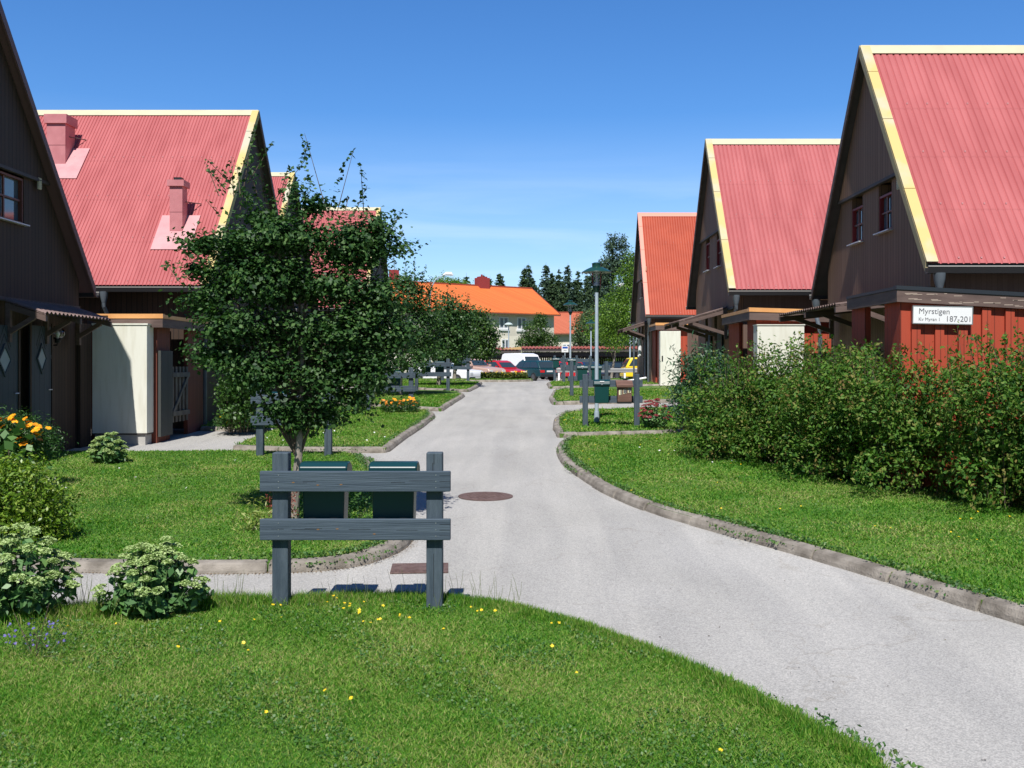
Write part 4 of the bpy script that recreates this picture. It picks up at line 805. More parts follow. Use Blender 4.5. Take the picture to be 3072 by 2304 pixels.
globe_lamp('tiny globe lamp above the hanging white cloth', 5.12, 43.4, ZV(1006, 43.4) + .05, 1, r=.12, ext=.3)
t = thing('hanging_cloth', 'long white cloth hanging beside the porch of the orange roofed house', 'cloth', (XU(1919, 41.9), 41.9, ZV(1070, 41.9)))
m = MB(); zc0 = 0; zc1 = ZV(1016, 41.9) - ZV(1070, 41.9); m.tube([(-.06, 0, 0), (.0, 0, .06), (.01, 0, zc1 * .5), (.0, 0, zc1)], [.045, .07, .075, .06], 10); m.build('cloth', whitem, t, smooth=True); MB().tube([(0, 0, zc1 + .001), (.2, 0, zc1 + .02)], .01, 6).build('rod', black, t)
canopy(R1, o1, 1, 5.71, 15.2, 18.6, 1.0, ZV(925, 17.8), ZV(945, 17.8), brownflat)
t = thing('rain_barrel', 'white pipe lying in the grass before the orange roofed house', 'pipe', (XU(1905, 39.4), 39.4, g(39.4) + .06)); MB().tube([(-.5, 0, 0), (.45, .1, .16)], .045, 10).build('tube', whitem, t); t.name = 'plastic_pipe'

# ------------------------------------------------------------------ mailbox racks and mailboxes
def rack(label, X, y, rz, z=None, span=1.07):
    t = thing('mailbox_rack', label, 'mailbox rack', (X, y, g(y) - .02 if z is None else z), rz, 'blue-grey post and rail racks for mailboxes')
    for i, sx_ in enumerate((-1, 1)):
        p = MB().box(sx_ * span / 2 - .056, sx_ * span / 2 + .056, -.05, .05, -.3, 1.10).build('post', woodbluev, t, bevel=.008)
        if i == 1: MB().box(span / 2 - .004, span / 2, -.0515, -.049, 1.02, 1.088).box(span / 2 - .012, span / 2 - .008, -.0515, -.049, .96, 1.03).box(span / 2 - .006, span / 2 - .003, -.0515, -.049, .1, .40).build('crack', checkm, p)
    for j, (z0, z1) in enumerate(((.50, .645), (.835, .975))):
        r_ = MB().box(-span / 2 - .13, span / 2 + .115, -.096, -.0505, z0, z1).build('rail', woodblue, t, bevel=.006)
        nl = MB()
        for xx in (-span / 2, span / 2 + .015):
            for q in (.2, .5, .82): nl.box(xx - .003, xx + .003, -.098, -.0955, z0 + (z1 - z0) * q - .003, z0 + (z1 - z0) * q + .003)
        nl.build('nails', nailm, r_)
        kn = MB(); rr = random.Random(j + 3)
        for q in range(3): cx_ = rr.uniform(-.5, .5); cz_ = rr.uniform(z0 + .04, z1 - .04); kn.prism([(cx_ - .012, cz_), (cx_, cz_ + .005), (cx_ + .013, cz_), (cx_, cz_ - .005)], 'y', -.0972, -.0958)
        kn.build('knots', knotm, r_)
        ck = MB(); 
        for q in range(5): cx_ = rr.uniform(-.6, .45); cz_ = (z0 + z1) / 2 + rr.uniform(-.012, .008); ck.box(cx_, cx_ + rr.uniform(.05, .2), -.0968, -.0955, cz_, cz_ + .0022)
        for q in range(3): ck.box(span / 2 + .04, span / 2 + .114, -.0968, -.0955, z0 + .03 + q * .04, z0 + .032 + q * .04)
        ck.build('crack', checkm, r_)
    return t
def mailbox(label, body=boxgreen, lid=boxgreen2):
    t = thing('mailbox', label, 'mailbox', (0, 0, 0), 0, 'green plastic mailboxes on the racks')
    b = MB(); b.add([(-.142, 0, 0), (.142, 0, 0), (.142, .17, 0), (-.142, .17, 0), (-.15, 0, .40), (.15, 0, .40), (.15, .20, .40), (-.15, .20, .40)], [(3, 2, 1, 0), (4, 5, 6, 7), (0, 1, 5, 4), (1, 2, 6, 5), (2, 3, 7, 6), (3, 0, 4, 7)]); b.build('body', body, t, bevel=.012)
    prof = [(-.022, .37), (-.022, .46), (.03, .488), (.13, .488), (.20, .455), (.222, .40), (.222, .37)]
    l = MB().prism(prof, 'x', -.170, .170).build('lid', lid, t, bevel=.012, seg=3)
    MB().box(-.045, .045, .205, .2235, .438, .458).build('name_label', whitem, l)
    MB().lathe([(0.001, 0), (.014, 0), (.014, .006), (.001, .006)], 12).build('lock', nailm, l).matrix_local = Matrix.Translation((0, .2225, .39)) @ Matrix.Rotation(R(-90), 4, 'X')
    MB().box(-.10, -.052, -.012, -.001, .0, .1).build('mounting_foot', black, t); MB().box(.052, .10, -.012, -.001, .0, .1).build('mounting_foot', black, t)
    return t
racks = [(1075, 7.02, 0, 'nearest blue-grey rack in the foreground lawn, holding two green mailboxes'),
         (883, 15.8, 0, 'rack half hidden behind the leafy tree trunk, one post beside the path'),
         (1169, 25.1, 0, 'rack standing behind the orange flower bed on the left lawn'),
         (1297, 34.2, 0, 'rack on the left lawn in front of a thin pale trunk, two mailboxes behind it'),
         (1366, 42.2, 0, 'small distant left rack closest to the parked beige car'),
         (1833, 20.9, math.pi, 'right rack carrying a green mailbox and the brown box numbered 189'),
         (1767, 30.9, math.pi, 'right rack behind the tall lamp post with two green mailboxes'),
         (1731, 40.5, math.pi, 'small right rack at the far end below the second lamp post'),
         (1697, 49.0, math.pi, 'farthest right rack, only its left post showing beside the dark car')]
rk0 = None; RK = []
for u, y, rz, lab in racks:
    X = XU(u, y); zz = g(y) - .02 if y < 45 else ZV(1134, y) 
    if rk0 is None: rk0 = rack(lab, X, y, rz, zz); r_ = rk0
    else: r_ = dup(rk0, (X, y, zz), rz, lab)
    RK.append((X, y, zz))
boxes = [(0, -.255, 0, 'left green mailbox on the nearest rack'), (0, .235, 0, 'right green mailbox on the nearest rack'),
         (1, -.25, 0, 'green mailbox on the rack behind the leafy tree, left one'), (1, .24, 0, 'green mailbox on the rack behind the leafy tree, right one'),
         (2, .12, 0, 'green mailbox on the rack behind the orange flowers'), (3, -.22, 0, 'left one of two mailboxes on the left rack by the thin pale trunk'), (3, .24, 0, 'right one of two mailboxes on the left rack by the thin pale trunk'), (4, .12, 0, 'single green mailbox on the distant left rack near the beige car'),
         (5, .20, 1, 'green mailbox hanging left of the brown box numbered 189'), (6, .21, 1, 'green mailbox left of the lamp post on the second right rack'), (6, -.22, 1, 'green mailbox behind the lamp post on the second right rack'), (7, .22, 1, 'dark green mailbox on the small right rack near the far lamp post'), (8, .47, 1, 'shiny topped mailbox on the farthest right rack')]
mb0 = None
for i, dx, back, lab in boxes:
    X, y, zz = RK[i]
    loc = (X + dx, y + .051, zz + .532) if not back else (X - dx, y - .051, zz + .50)
    if back: loc = (X - dx, y + .0505 - .0015, zz + .50)
    rz = 0 if not back else math.pi
    if mb0 is None: mb0 = mailbox(lab); mb0.location = loc; mb0.rotation_euler = (0, 0, rz)
    else: dup(mb0, loc, rz, lab)
X, y, zz = RK[5]
t = thing('numbered_mailbox', 'brown wooden mailbox with pitched lid and yellow number tiles 189', 'mailbox', (X + .27, y + .049, zz + .50), math.pi)
MB().box(-.145, .145, 0, .20, .03, .36).build('body', brownbox, t, bevel=.004); MB().box(-.14, .14, .004, .195, -.01, .028).build('base', black, t)
MB().prism([(-.02, .47), (.03, .475), (.245, .375), (.245, .33), (.225, .33), (.225, .362), (-.02, .445)], 'x', -.172, .172).build('lid', brownbox, t, bevel=.003)
for k, ch in enumerate('189'):
    xx = .088 - k * .092; zz_ = .225 + k * .022
    p_ = MB().prism([(xx - .031, zz_ - .048), (xx + .031, zz_ - .055), (xx + .031, zz_ + .048), (xx - .031, zz_ + .055)], 'y', .2005, .204).build('number_tile', mat('yellow_white_tile', (.80, .76, .48), .5), t)
    text_mesh('digit', ch, .115, inkm, p_, (xx + (.024 if ch != '1' else .016), .205, zz_ - .040), (R(90), 0, math.pi), .0008, .007)

# ------------------------------------------------------------------ lamps and signs
def post_lamp(label):
    t = thing('street_lamp', label, 'street lamp', (0, 0, 0), 0, 'green hatted lamp posts along the lane')
    MB().tube([(0, 0, -.3), (0, 0, .9), (0, 0, 2.86)], [.046, .042, .036], 16).build('pole', polem, t, smooth=True)
    MB().tube([(0, 0, 0.0), (0, 0, .30)], [.062, .055], 14).build('pole_sleeve', polem, t, smooth=True)
    h = 2.86
    MB().lathe([(.04, h), (.055, h + .03), (.085, h + .10), (.085, h + .135), (.001, h + .136)], 20).build('socket', lampgreen, t, smooth=True)
    MB().lathe([(.083, h + .137), (.083, h + .15), (.07, h + .19), (.04, h + .215), (.001, h + .222)], 20).build('lower_reflector', whitem, t, smooth=True)
    MB().lathe([(.090, h + .13), (.105, h + .46)], 24).build('glass', glassmat(), t, smooth=True)
    MB().lathe([(.016, h + .22), (.016, h + .44), (.001, h + .441)], 10).build('bulb', mat('lamp_tube', (.6, .6, .62), .3), t)
    MB().lathe([(.322, h + .425), (.318, h + .438), (.22, h + .497), (.135, h + .535), (.10, h + .545), (.10, h + .605), (.108, h + .608), (.105, h + .622), (.06, h + .64), (.001, h + .645)], 32).build('hat', lampgreen, t, smooth=True)
    MB().lathe([(.001, h + .455), (.10, h + .455), (.19, h + .452), (.315, h + .424)], 32).build('hat_underside', mat('under_hat', (.25, .25, .25), .5), t)
    for k in range(4):
        a = k * math.pi / 2 + .5; c, s_ = math.cos(a), math.sin(a)
        MB().tube([(.085 * c, .085 * s_, h + .08), (.115 * c, .115 * s_, h + .16), (.125 * c, .125 * s_, h + .34), (.20 * c, .20 * s_, h + .425)], .008, 6).build('strut', lampgreen, t)
    return t
lp = post_lamp('nearest lamp post with green hat behind the right rack numbered 189'); lp.location = (XU(1790, 21.6), 21.6, g(21.6) - .05)
dup(lp, (XU(1711, 43.5), 43.5, g(43.5) - .05), .4, 'middle lamp post with green hat beside the blue and white sign')
dup(lp, (XU(1773, 62), 62, g(62) - .05), 1.0, 'farthest lamp post with green hat, seen against the light green tree', 1.07)
def road_light(label, X, y, z, H, arm, r=.06):
    t = thing('curved_street_light', label, 'street light', (X, y, z)); s_ = 1 if arm > 0 else -1; a = abs(arm)
    MB().tube([(0, 0, 0), (0, 0, H * .78), (s_ * a * .12, 0, H * .88), (s_ * a * .4, 0, H * .955), (s_ * a, 0, H)], [r, r * .8, r * .7, r * .6, r * .5], 10).build('pole', polem, t, smooth=True)
    MB().tube([(s_ * a * .92, 0, H - .01), (s_ * (a + .15), 0, H + .07), (s_ * (a + .5), 0, H + .05), (s_ * (a + .62), 0, H - .04)], [.05, .13, .14, .05], 12).build('head', whitem, t, smooth=True)
    return t
road_light('curved grey street light rising in front of the orange tiled roof', XU(1289, 72), 72, .78, ZV(824, 72) - .78, 1.05, .07)
road_light('white street light head poking out of the light green tree', XU(1890, 76), 76, .78, ZV(857, 76) - .78, -.35, .06)
t = thing('mushroom_lamp', 'small pale lamp on a thin pole before the apartment building', 'street lamp', (XU(1526, 98), 98, .7)); H = ZV(972, 98) - .7
MB().tube([(0, 0, 0), (0, 0, H)], [.07, .05], 8).build('pole', polem, t); MB().lathe([(.12, H - .25), (.16, H - .12), (.42, H - .08), (.40, H), (.2, H + .12), (.01, H + .15)], 20).build('head', mat('pale_lamp_head', (.5, .58, .56), .5), t, smooth=True)
t = thing('bus_stop_sign', 'white sign with a blue bar on a thin pole by the middle lamp post', 'sign', (XU(1695, 46), 46, g(46))); H = ZV(1057, 46) - g(46); hs_ = 19 * 46 / F; ws_ = 10.2 * 46 / F
MB().tube([(0, .02, -.1), (0, .02, H + hs_ + .06)], .018, 8).build('pole', polem, t); MB().box(-ws_, ws_, -.012, .0, H, H + hs_).build('plate', whitem, t, bevel=.006)
MB().box(-ws_ + .04, ws_ - .03, -.016, -.0125, H + hs_ * .6, H + hs_ * .9).build('blue_bar', mat('sign_blue', (.02, .09, .42), .5), t)
MB().box(-ws_ * .35, ws_ * .45, -.015, -.0125, H + hs_ * .28, H + hs_ * .34).box(-ws_ * .35, -ws_ * .25, -.0152, -.0126, H + hs_ * .22, H + hs_ * .40).build('symbol', inkm, t)
# low guard rail along the parking lot
t = thing('guard_rail', 'grey steel guard rail on white posts along the parking lot', 'guard rail', (XU(1760, 58), 58, g(58)))
MB().box(-1.75, 3.2, -.03, .0, .42, .66).build('rail', mat('grey_rail', (.34, .34, .33), .5, metal=.3), t, bevel=.02)
MB().box(-1.75, 3.2, -.034, -.0305, .52, .56).build('rail_groove', mat('grey_rail_dark', (.2, .2, .2), .5), t)
for q in (-1.6, -.6, .75, 2.2): MB().box(q - .05, q + .05, -.0, .06, -.1, .68).build('post', whitem, t)

# ------------------------------------------------------------------ cars (local: nose towards +x, wheels at z=0)
def carpaint(name, c): 
    m = mat(name, c, .28, spec=.6); return m
tyre = mat('tyre', (.02, .02, .02), .8); rimm = mat('rim', (.18, .18, .19), .35, metal=.7); redl = mat('red_lamp', (.55, .01, .01), .2); clearl = mat('headlamp', (.6, .62, .62), .15); carglass = mat('car_glass', (.03, .045, .05), .04, spec=1.0); platem = mat('number_plate', (.7, .7, .68), .5); trimbl = mat('car_trim', (.02, .02, .022), .5)
def car(name, label, X, y, rz, paint, L=4.4, Wd=1.7, H=1.42, kind='wagon', z=None, group='cars parked beyond the lane'):
    t = thing(name, label, 'van' if kind == 'van' else 'car', (X, y, g(y) - DROP if z is None else z), rz, group); h = L / 2; w = Wd / 2
    if kind == 'van': low = [(-h, .28), (-h - .0, .95), (h - .55, .98), (h - .05, .80), (h, .45), (h - .03, .28)]; gh = [(-h + .0, .955), (-h + .22, H - .08), (-h + .5, H), (.35, H), (.95, H - .14), (h - .85, .985)]; win = [(.62, 1.02), (.62, H - .46), (1.05, H - .50), (h - .92, 1.02)]
    elif kind == 'wagon': low = [(-h, .30), (-h - .02, .62), (-h + .05, .90), (h - 1.3, .92), (h - .2, .76), (h, .60), (h, .28)]; gh = [(-h + .06, .905), (-h + .50, H - .04), (-h + .8, H), (.15, H), (.45, H - .06), (h - 1.25, .925)]; win = None
    elif kind == 'hatch': low = [(-h, .28), (-h, .85), (h - 1.0, .90), (h - .1, .72), (h, .5), (h, .25)]; gh = [(-h + .02, .855), (-h + .35, H - .05), (-h + .6, H), (.1, H), (.4, H - .08), (h - .95, .905)]; win = None
    else: low = [(-h, .30), (-h - .02, .80), (-h + .1, .90), (h - 1.35, .93), (h - .12, .80), (h, .66), (h, .28)]; gh = [(-h + .55, .905), (-h + 1.15, H - .03), (-h + 1.4, H), (.2, H), (.42, H - .04), (h - 1.35, .935)]; win = None
    def taper(poly, w0, w1, z0, z1):
        wf = lambda z: w0 + (w1 - w0) * max(0, min(1, (z - z0) / (z1 - z0))); V = [(p[0], -wf(p[1]), p[1]) for p in poly] + [(p[0], wf(p[1]), p[1]) for p in poly]; n = len(poly)
        return V, [tuple(range(n)), tuple(range(2 * n - 1, n - 1, -1))] + [(i, i + n, (i + 1) % n + n, (i + 1) % n) for i in range(n)]
    MB().add(*taper(low, w, w - .03, .3, 1.0)).build('body', paint, t, bevel=.07, seg=3, smooth=True)
    cab = MB().add(*taper(gh, w - .035, w - .17, .9, H)).build('cabin', paint, t, bevel=.05, seg=3, smooth=True)
    def sidewin(pts, e=.004):
        for sgn in (-1, 1):
            wf = lambda z: (w - .035) + (-.135) * max(0, min(1, (z - .9) / (H - .9))) + e
            V = [(p[0], sgn * wf(p[1]), p[1]) for p in pts] + [(p[0], sgn * (wf(p[1]) - .02), p[1]) for p in pts]; n = len(pts)
            MB().add(V, [tuple(range(n)), tuple(range(2 * n - 1, n - 1, -1))] + [(i, i + n, (i + 1) % n + n, (i + 1) % n) for i in range(n)]).build('side_window', carglass, cab)
    zt, zb = H - .10, .96
    def lerpx(a, b, z): return a[0] + (b[0] - a[0]) * (z - a[1]) / (b[1] - a[1])
    if kind == 'van': sidewin([(.70, 1.0), (.70, H - .62), (.98, H - .50), (1.12, H - .52), (h - .97, 1.0)])
    else:
        ra, rb = gh[0], gh[1]; fa, fb = gh[5], gh[4]; x0b, x0t = lerpx(ra, rb, zb) + .12, lerpx(ra, rb, zt) + .16; x1b, x1t = lerpx(fa, fb, zb) - .12, lerpx(fa, fb, zt) - .12
        cuts = [0, .36, .68, 1] if kind == 'wagon' else [0, .5, 1]
        for a, b in zip(cuts[:-1], cuts[1:]):
            e = .035; sidewin([(x0b + (x1b - x0b) * a + e, zb), (x0t + (x1t - x0t) * a + e, zt), (x0t + (x1t - x0t) * b - e, zt), (x0b + (x1b - x0b) * b - e, zb)])
    def endwin(a, b, nm, t0=.10, t1=.86):      # windscreen / rear window on the sloping end face
        p0 = Vector((a[0] + (b[0] - a[0]) * t0, 0, a[1] + (b[1] - a[1]) * t0)); p1 = Vector((a[0] + (b[0] - a[0]) * t1, 0, a[1] + (b[1] - a[1]) * t1)); d = (p1 - p0).normalized(); n = Vector((-d.z, 0, d.x)); 
        if n.z < 0: n = -n
        V = []
        for p, ww in ((p0, w - .13), (p1, w - .24)):
            for yy in (-ww, ww):
                for e in (.003, .014): V.append(p + n * e + Vector((0, yy, 0)))
        MB().add(V, [(0, 2, 3, 1), (4, 5, 7, 6), (0, 1, 5, 4), (2, 6, 7, 3), (1, 3, 7, 5), (0, 4, 6, 2)]).build(nm, carglass, cab)
    endwin(gh[5], gh[4], 'windscreen'); 
    if kind != 'van': endwin(gh[0], gh[1], 'rear_window', .08, .9)
    for sx_ in (-h + .78, h - .82):
        for sy in (-1, 1):
            wl = MB().tube([(sx_, sy * (w - .19), .30), (sx_, sy * (w + .012), .30)], .30, 24).build('wheel', tyre, t, bevel=.02); MB().tube([(sx_, sy * (w + .013), .30), (sx_, sy * (w + .022), .30)], [.19, .15], 20).build('rim', rimm, wl)
            for q in range(5): pass
    for sy in (-1, 1):
        MB().box(-h - .035, -h + .06, sy * (w - .04), sy * (w - .42), .60, .78).build('tail_light', redl, t, bevel=.015)
        MB().box(h - .10, h + .015, sy * (w - .08), sy * (w - .38), .56, .70).build('headlight', clearl, t, bevel=.015)
        MB().box(h - 1.45, h - 1.3, sy * (w + .0), sy * (w + .13), .93, 1.06).build('mirror', paint, t, bevel=.02)
    bmm = trimbl if kind != 'hatch' else paint
    MB().box(-h - .05, -h + .1, -w + .06, w - .06, .30, .50).build('bumper', bmm, t, bevel=.03); MB().box(h - .1, h + .05, -w + .06, w - .06, .28, .46).build('bumper', bmm, t, bevel=.03)
    MB().box(-h - .045, -h - .02, -.26, .26, .64, .76).build('rear_plate', platem, t); MB().box(h + .051, h + .06, -.26, .26, .33, .44).build('front_plate', platem, t)
    return t
car('parked_car', 'dark green estate car parked with its rear towards the lane end', XU(1592, 73.0), 73.0, R(180 - 54), carpaint('dark_green_paint', (.008, .05, .062)), 4.5, 1.7, 1.46, 'wagon')
car('parked_car', 'beige-pink saloon car behind the yellow flowering shrub', XU(1414, 63), 63, R(-38), carpaint('beige_pink_paint', (.50, .33, .27)), 4.3, 1.65, 1.40, 'sedan')
car('parked_car', 'white car whose bonnet shows left of the beige-pink saloon', XU(1338, 57), 57, R(-30), carpaint('white_car_paint', (.75, .75, .74)), 4.2, 1.62, 1.22, 'sedan', g(57) - .28)
car('parked_car', 'red car between the beige-pink saloon and the white van', XU(1500, 70.5), 70.5, R(-46), carpaint('bright_red_paint', (.50, .015, .02)), 3.9, 1.6, 1.44, 'hatch')
van = car('parked_van', 'white delivery van with Presto lettering on its side, parked under the carport edge', XU(1572, 80.5), 80.5, R(-56), carpaint('white_van_paint', (.85, .85, .85)), 4.7, 1.75, 2.08, 'van')
pr = text_mesh('lettering', 'Presto', .34, mat('grey_lettering', (.22, .24, .30), .5), van, (-1.62, -.80, 1.12), (R(80), 0, 0), .004, .006)
fl = MB(); fl.prism([(-1.98, 1.08), (-1.90, 1.08), (-1.93, 1.2), (-1.86, 1.34), (-1.84, 1.52), (-1.95, 1.36), (-2.03, 1.22)], 'y', -.842, -.80).prism([(-1.86, 1.08), (-1.80, 1.10), (-1.76, 1.2), (-1.79, 1.30), (-1.83, 1.2)], 'y', -.842, -.80); fl.build('flame_emblem', mat('flame_red', (.55, .06, .04), .5), van)
car('parked_car', 'red hatchback behind the far right racks', XU(1690, 77), 77, R(120), carpaint('signal_red_paint', (.62, .01, .015)), 3.9, 1.62, 1.42, 'hatch')
car('parked_car', 'dark blue car with a red stripe behind the small right rack', XU(1752, 77), 77, R(118), carpaint('navy_paint', (.015, .04, .12)), 4.2, 1.65, 1.40, 'sedan')
car('parked_car', 'bright yellow hatchback at the corner of the orange roofed house', XU(1952, 64), 64, R(6), carpaint('yellow_paint', (.85, .62, .02)), 3.6, 1.6, 1.5, 'hatch')
car('parked_car', 'black car in the dark carport showing one red tail light', XU(1842, 80), 80, R(186 - 60), carpaint('black_paint', (.01, .011, .013)), 4.2, 1.65, 1.40, 'hatch')

# ------------------------------------------------------------------ carport and far buildings
tileedge = mat('carport_tiles', (.42, .12, .08), .7, col2=(.24, .06, .045), scale=6, stretch=(1, .2, 1))
def carport(label, x0, x1, y0, z0, ht, y1, gable=None):
    t = thing('carport', label, 'carport', (x0, y0, .70), 0, 'long open carports behind the parked cars'); off = (x0, y0, .70); B = lambda mb, n, m, **k: mb.build(n, m, t, off, **k)
    m = MB(); n = int((x1 - x0) / .30); V = []; Fq = []
    for yy, z in ((y0, z0), ((y0 + y1) / 2 + .5, z0 + 1.0 * ht)):
        for i in range(n):
            for q, h in ((0, 0), (.3, .07), (.6, .07), (.9, 0)): V.append((x0 + (i + q) * .30, yy, z + h))
    k = n * 4; Fq = [(i, i + 1, k + i + 1, k + i) for i in range(k - 1)]; m.add(V, Fq); B(m, 'roof', tileedge)
    B(MB().box(x0, x1, y0 + .03, y0 + .10, z0 - .22, z0 - .03), 'fascia', fasciad); B(MB().box(x0 + .05, x1 - .05, y0 + .4, y0 + .8, z0 - .62, z0 - .24), 'beam', mat('dark_beam', (.03, .028, .027), .6))
    B(MB().prism([(y0 + .11, z0 - .1), ((y0 + y1) / 2 + .5, z0 + ht - .05), (y1, z0 - .1)], 'x', x0 + .02, x1 - .02), 'roof_deck', fasciad)
    x = x0 + .3; 
    while x < x1: B(MB().box(x - .08, x + .08, y0 + .45, y0 + .61, .5, z0 - .63), 'post', mat('dark_post', (.035, .03, .028), .7)); x += 5.2
    m = MB(); x = x0
    while x < x1: m.box(x, x + .12, y1 - .1, y1 - .05, .8, z0 - .45); x += .19
    m.box(x0, x1, y1 - .049, y1 - .0, .8, 1.1).box(x0, x1, y1 - .049, y1, z0 - .7, z0 - .45); B(m, 'slatted_wall', mat('dark_slats', (.035, .026, .022), .8)); return t, off
t, off = carport('left lower carport with red-brown tiled edge and a tan gable', XU(1395, 84), XU(1563, 84), 84, ZV(1051, 84), .25, 90)
MB().prism([(XU(1505, 84), ZV(1047, 84)), (XU(1564, 84), ZV(1040, 84)), (XU(1564, 84), ZV(1049, 84))], 'y', 84.02, 84.2).build('gable_board', mat('tan_board', (.55, .36, .15), .6), t, off)
carport('right higher carport, long tiled edge running behind the lamp posts', XU(1564, 84) + .02, XU(2150, 84), 84.0, ZV(1047, 84), .25, 90.5)

orangetile = None
def tilemat(name, c1, c2):
    m = boards(name, c1, c2, .33, groove=.16, axis='XY', depth=.5, dark=.75); return m
plaster = mat('eave_shaded_plaster', (.66, .61, .51), .9, col2=(.72, .67, .57), scale=1.2); plaster2 = mat('cream_plaster', (.80, .73, .60), .9, col2=(.85, .79, .66), scale=1.2)  # plaster is cream darkened for upper walls, eave shadow painted in
whiteframe = mat('white_window_frame', (.82, .82, .82), .5)
def block(label, corner, ang, L, Wd, zb, ez, rise, tiles, wins, over=.55):
    """corner = near right wall corner; facade runs back along -f to the left, depth along n"""
    t = thing('apartment_building', label, 'building', (corner[0], corner[1], zb), ang); he = ez - zb
    MB().box(-L, 0, 0, Wd, 0, he * .62).build('wall', plaster2, t); MB().box(-L - .0, 0.0, -.0, Wd, he * .6201, he).build('upper_wall', plaster, t)
    MB().prism([(0.001, he), (Wd - .001, he), (Wd / 2, he + rise)], 'x', -L, -.02).build('gable_wall', plaster, t)
    o_ = over; sl = rise / (Wd / 2); m = MB(); m.prism([(-o_, he - sl * o_), (Wd / 2, he + rise), (Wd + o_, he - sl * o_), (Wd + o_, he - sl * o_ + .14), (Wd / 2, he + rise + .16), (-o_, he - sl * o_ + .14)], 'x', -L - .5, o_ * .8); m.build('roof', tiles, t)
    MB().box(-L - .5, o_ * .82, Wd / 2 - .14, Wd / 2 + .14, he + rise + .05, he + rise + .26).build('ridge', mat('ridge_tiles', (.30, .06, .03), .8), t)
    MB().prism([(-o_ - .02, he - sl * o_ - .05), (Wd / 2, he + rise - .07), (Wd / 2, he + rise + .18), (-o_ - .02, he - sl * o_ + .17)], 'x', o_ * .8 + .005, o_ * .8 + .09).build('verge', mat('verge_dark_red', (.22, .03, .03), .7), t)
    MB().box(-L - .5, o_ * .78, -o_ - .12, -o_ + .01, he - sl * o_ - .07, he - sl * o_ + .05).build('gutter', mat('brown_gutter', (.18, .08, .05), .5), t)
    for (x0, x1, z0, z1) in wins:
        f = MB(); e = .13; f.box(x0, x0 + e, -.06, .0, z0, z1).box(x1 - e, x1, -.06, 0, z0, z1).box(x0 + e, x1 - e, -.06, 0, z0, z0 + e).box(x0 + e, x1 - e, -.06, 0, z1 - e, z1).box((x0 + x1) / 2 - .07, (x0 + x1) / 2 + .07, -.06, 0, z0 + e, z1 - e).box(x0 - .1, x1 + .1, -.12, 0, z0 - .22, z0 - .001)
        w_ = f.build('window', whiteframe, t); MB().box(x0 + e, x1 - e, -.02, -.005, z0 + e, z1 - e).build('pane', panem, w_)
    return t
f = Vector((4245, 3015, 0)).normalized(); Yc = 115; cor = (XU(1662, Yc), Yc); ang = math.atan2(f.y, f.x)
def along(u):         # local x on the facade where sight line u meets it
    k = (u - U0) / F; return (k * cor[1] - cor[0]) / (f.x - k * f.y)
wl = []
for a, b, v0, v1 in ((1497, 1525, 951, 986), (1551, 1578, 952, 989), (1606, 1632, 954, 985)):
    xa, xb = along(a), along(b); yy = cor[1] + f.y * (xa + xb) / 2; wl.append((xa, xb, ZV(v1, yy) - .6, ZV(v0, yy) - .6))
xa, xb = along(1504), along(1526); yy = cor[1] + f.y * xa; wl.append((xa, xb, ZV(1048, yy) - .6, ZV(1017, yy) - .6))
blk = block('pale two storey apartment building with a bright orange tiled roof', cor, ang, 34, 10, .6, ZV(941, Yc) + .10, 2.95, tilemat('orange_tiles', (.60, .125, .025), (.76, .19, .04)), wl)
ch = MB().box(-7.2, -5.9, 4.4, 5.6, 8.2, 11.2).build('chimney', mat('red_chimney', (.30, .04, .04), .8), blk); MB().box(-7.0, -6.1, 4.6, 5.4, 11.205, 11.35).box(-6.7, -6.55, 4.9, 5.05, 11.355, 11.6).build('chimney_pot', mat('red_chimney', (.30, .04, .04)), ch)
ch = MB().box(-18.3, -17.5, 4.6, 5.4, 8.2, 11.5).build('chimney', mat('red_chimney', (.30, .04, .04)), blk)
Y2 = 132; block('lower building with a rust-red roof right of the apartment building', (XU(1800, Y2), Y2), R(-2), 12, 9, .5, ZV(995, Y2), 2.6, tilemat('rust_tiles', (.42, .10, .045), (.52, .14, .07)), [(-4.9, -3.9, 2.2, 4.1)])

# ------------------------------------------------------------------ trees beyond the car park
sprucem = leafmat('spruce_needles', [(.018, .048, .018), (.036, .078, .026), (.070, .12, .038)], rough=.7, trans=.05, noise=.8, nscale=.35)
spruced = leafmat('spruce_needles_blue', [(.018, .048, .028), (.036, .080, .042), (.070, .12, .060)], rough=.7, trans=.05, noise=.8, nscale=.35)
def spruce(X, y, top, r, label, seed, m, n=9500, zb=.6):
    rng = np.random.default_rng(seed); t = thing('spruce_tree', label, 'spruce', (X, y, zb), 0, 'tall dark spruces on the skyline'); H = top - zb
    MB().tube([(0, 0, 0), (0, 0, H * .5), (0, 0, H * .97)], [r * .08, r * .05, .01], 7).build('trunk', darkbark, t)
    nb = int(n / 14); hh = np.sort(1 - rng.random(nb) ** 0.75) ; hh = hh * .93 + .02; az = rng.random(nb) * 2 * np.pi; rad = r * (1 - hh) ** 0.95 * (0.65 + 0.5 * rng.random(nb)) + .14
    P_ = []
    for k in range(14):
        s = (k + .7) / 14; p = np.stack([np.cos(az) * rad * s, np.sin(az) * rad * s, H * hh - rad * s * (.32 + .15 * np.sin(az * 3)) + rad * s * s * .18], 1) + rng.normal(size=(nb, 3)) * np.array([.10, .10, .07]) * (.25 + rad[:, None] * .5); P_.append(p)
    P_ = np.concatenate(P_); out = unit(P_ * np.array([1, 1, 0]) + 1e-3)
    leaves('crown', P_, .36, m, t, up=.25, ratio=.45, outward=out, rng=rng, axis=(0, 0, -.5), axisw=.6)
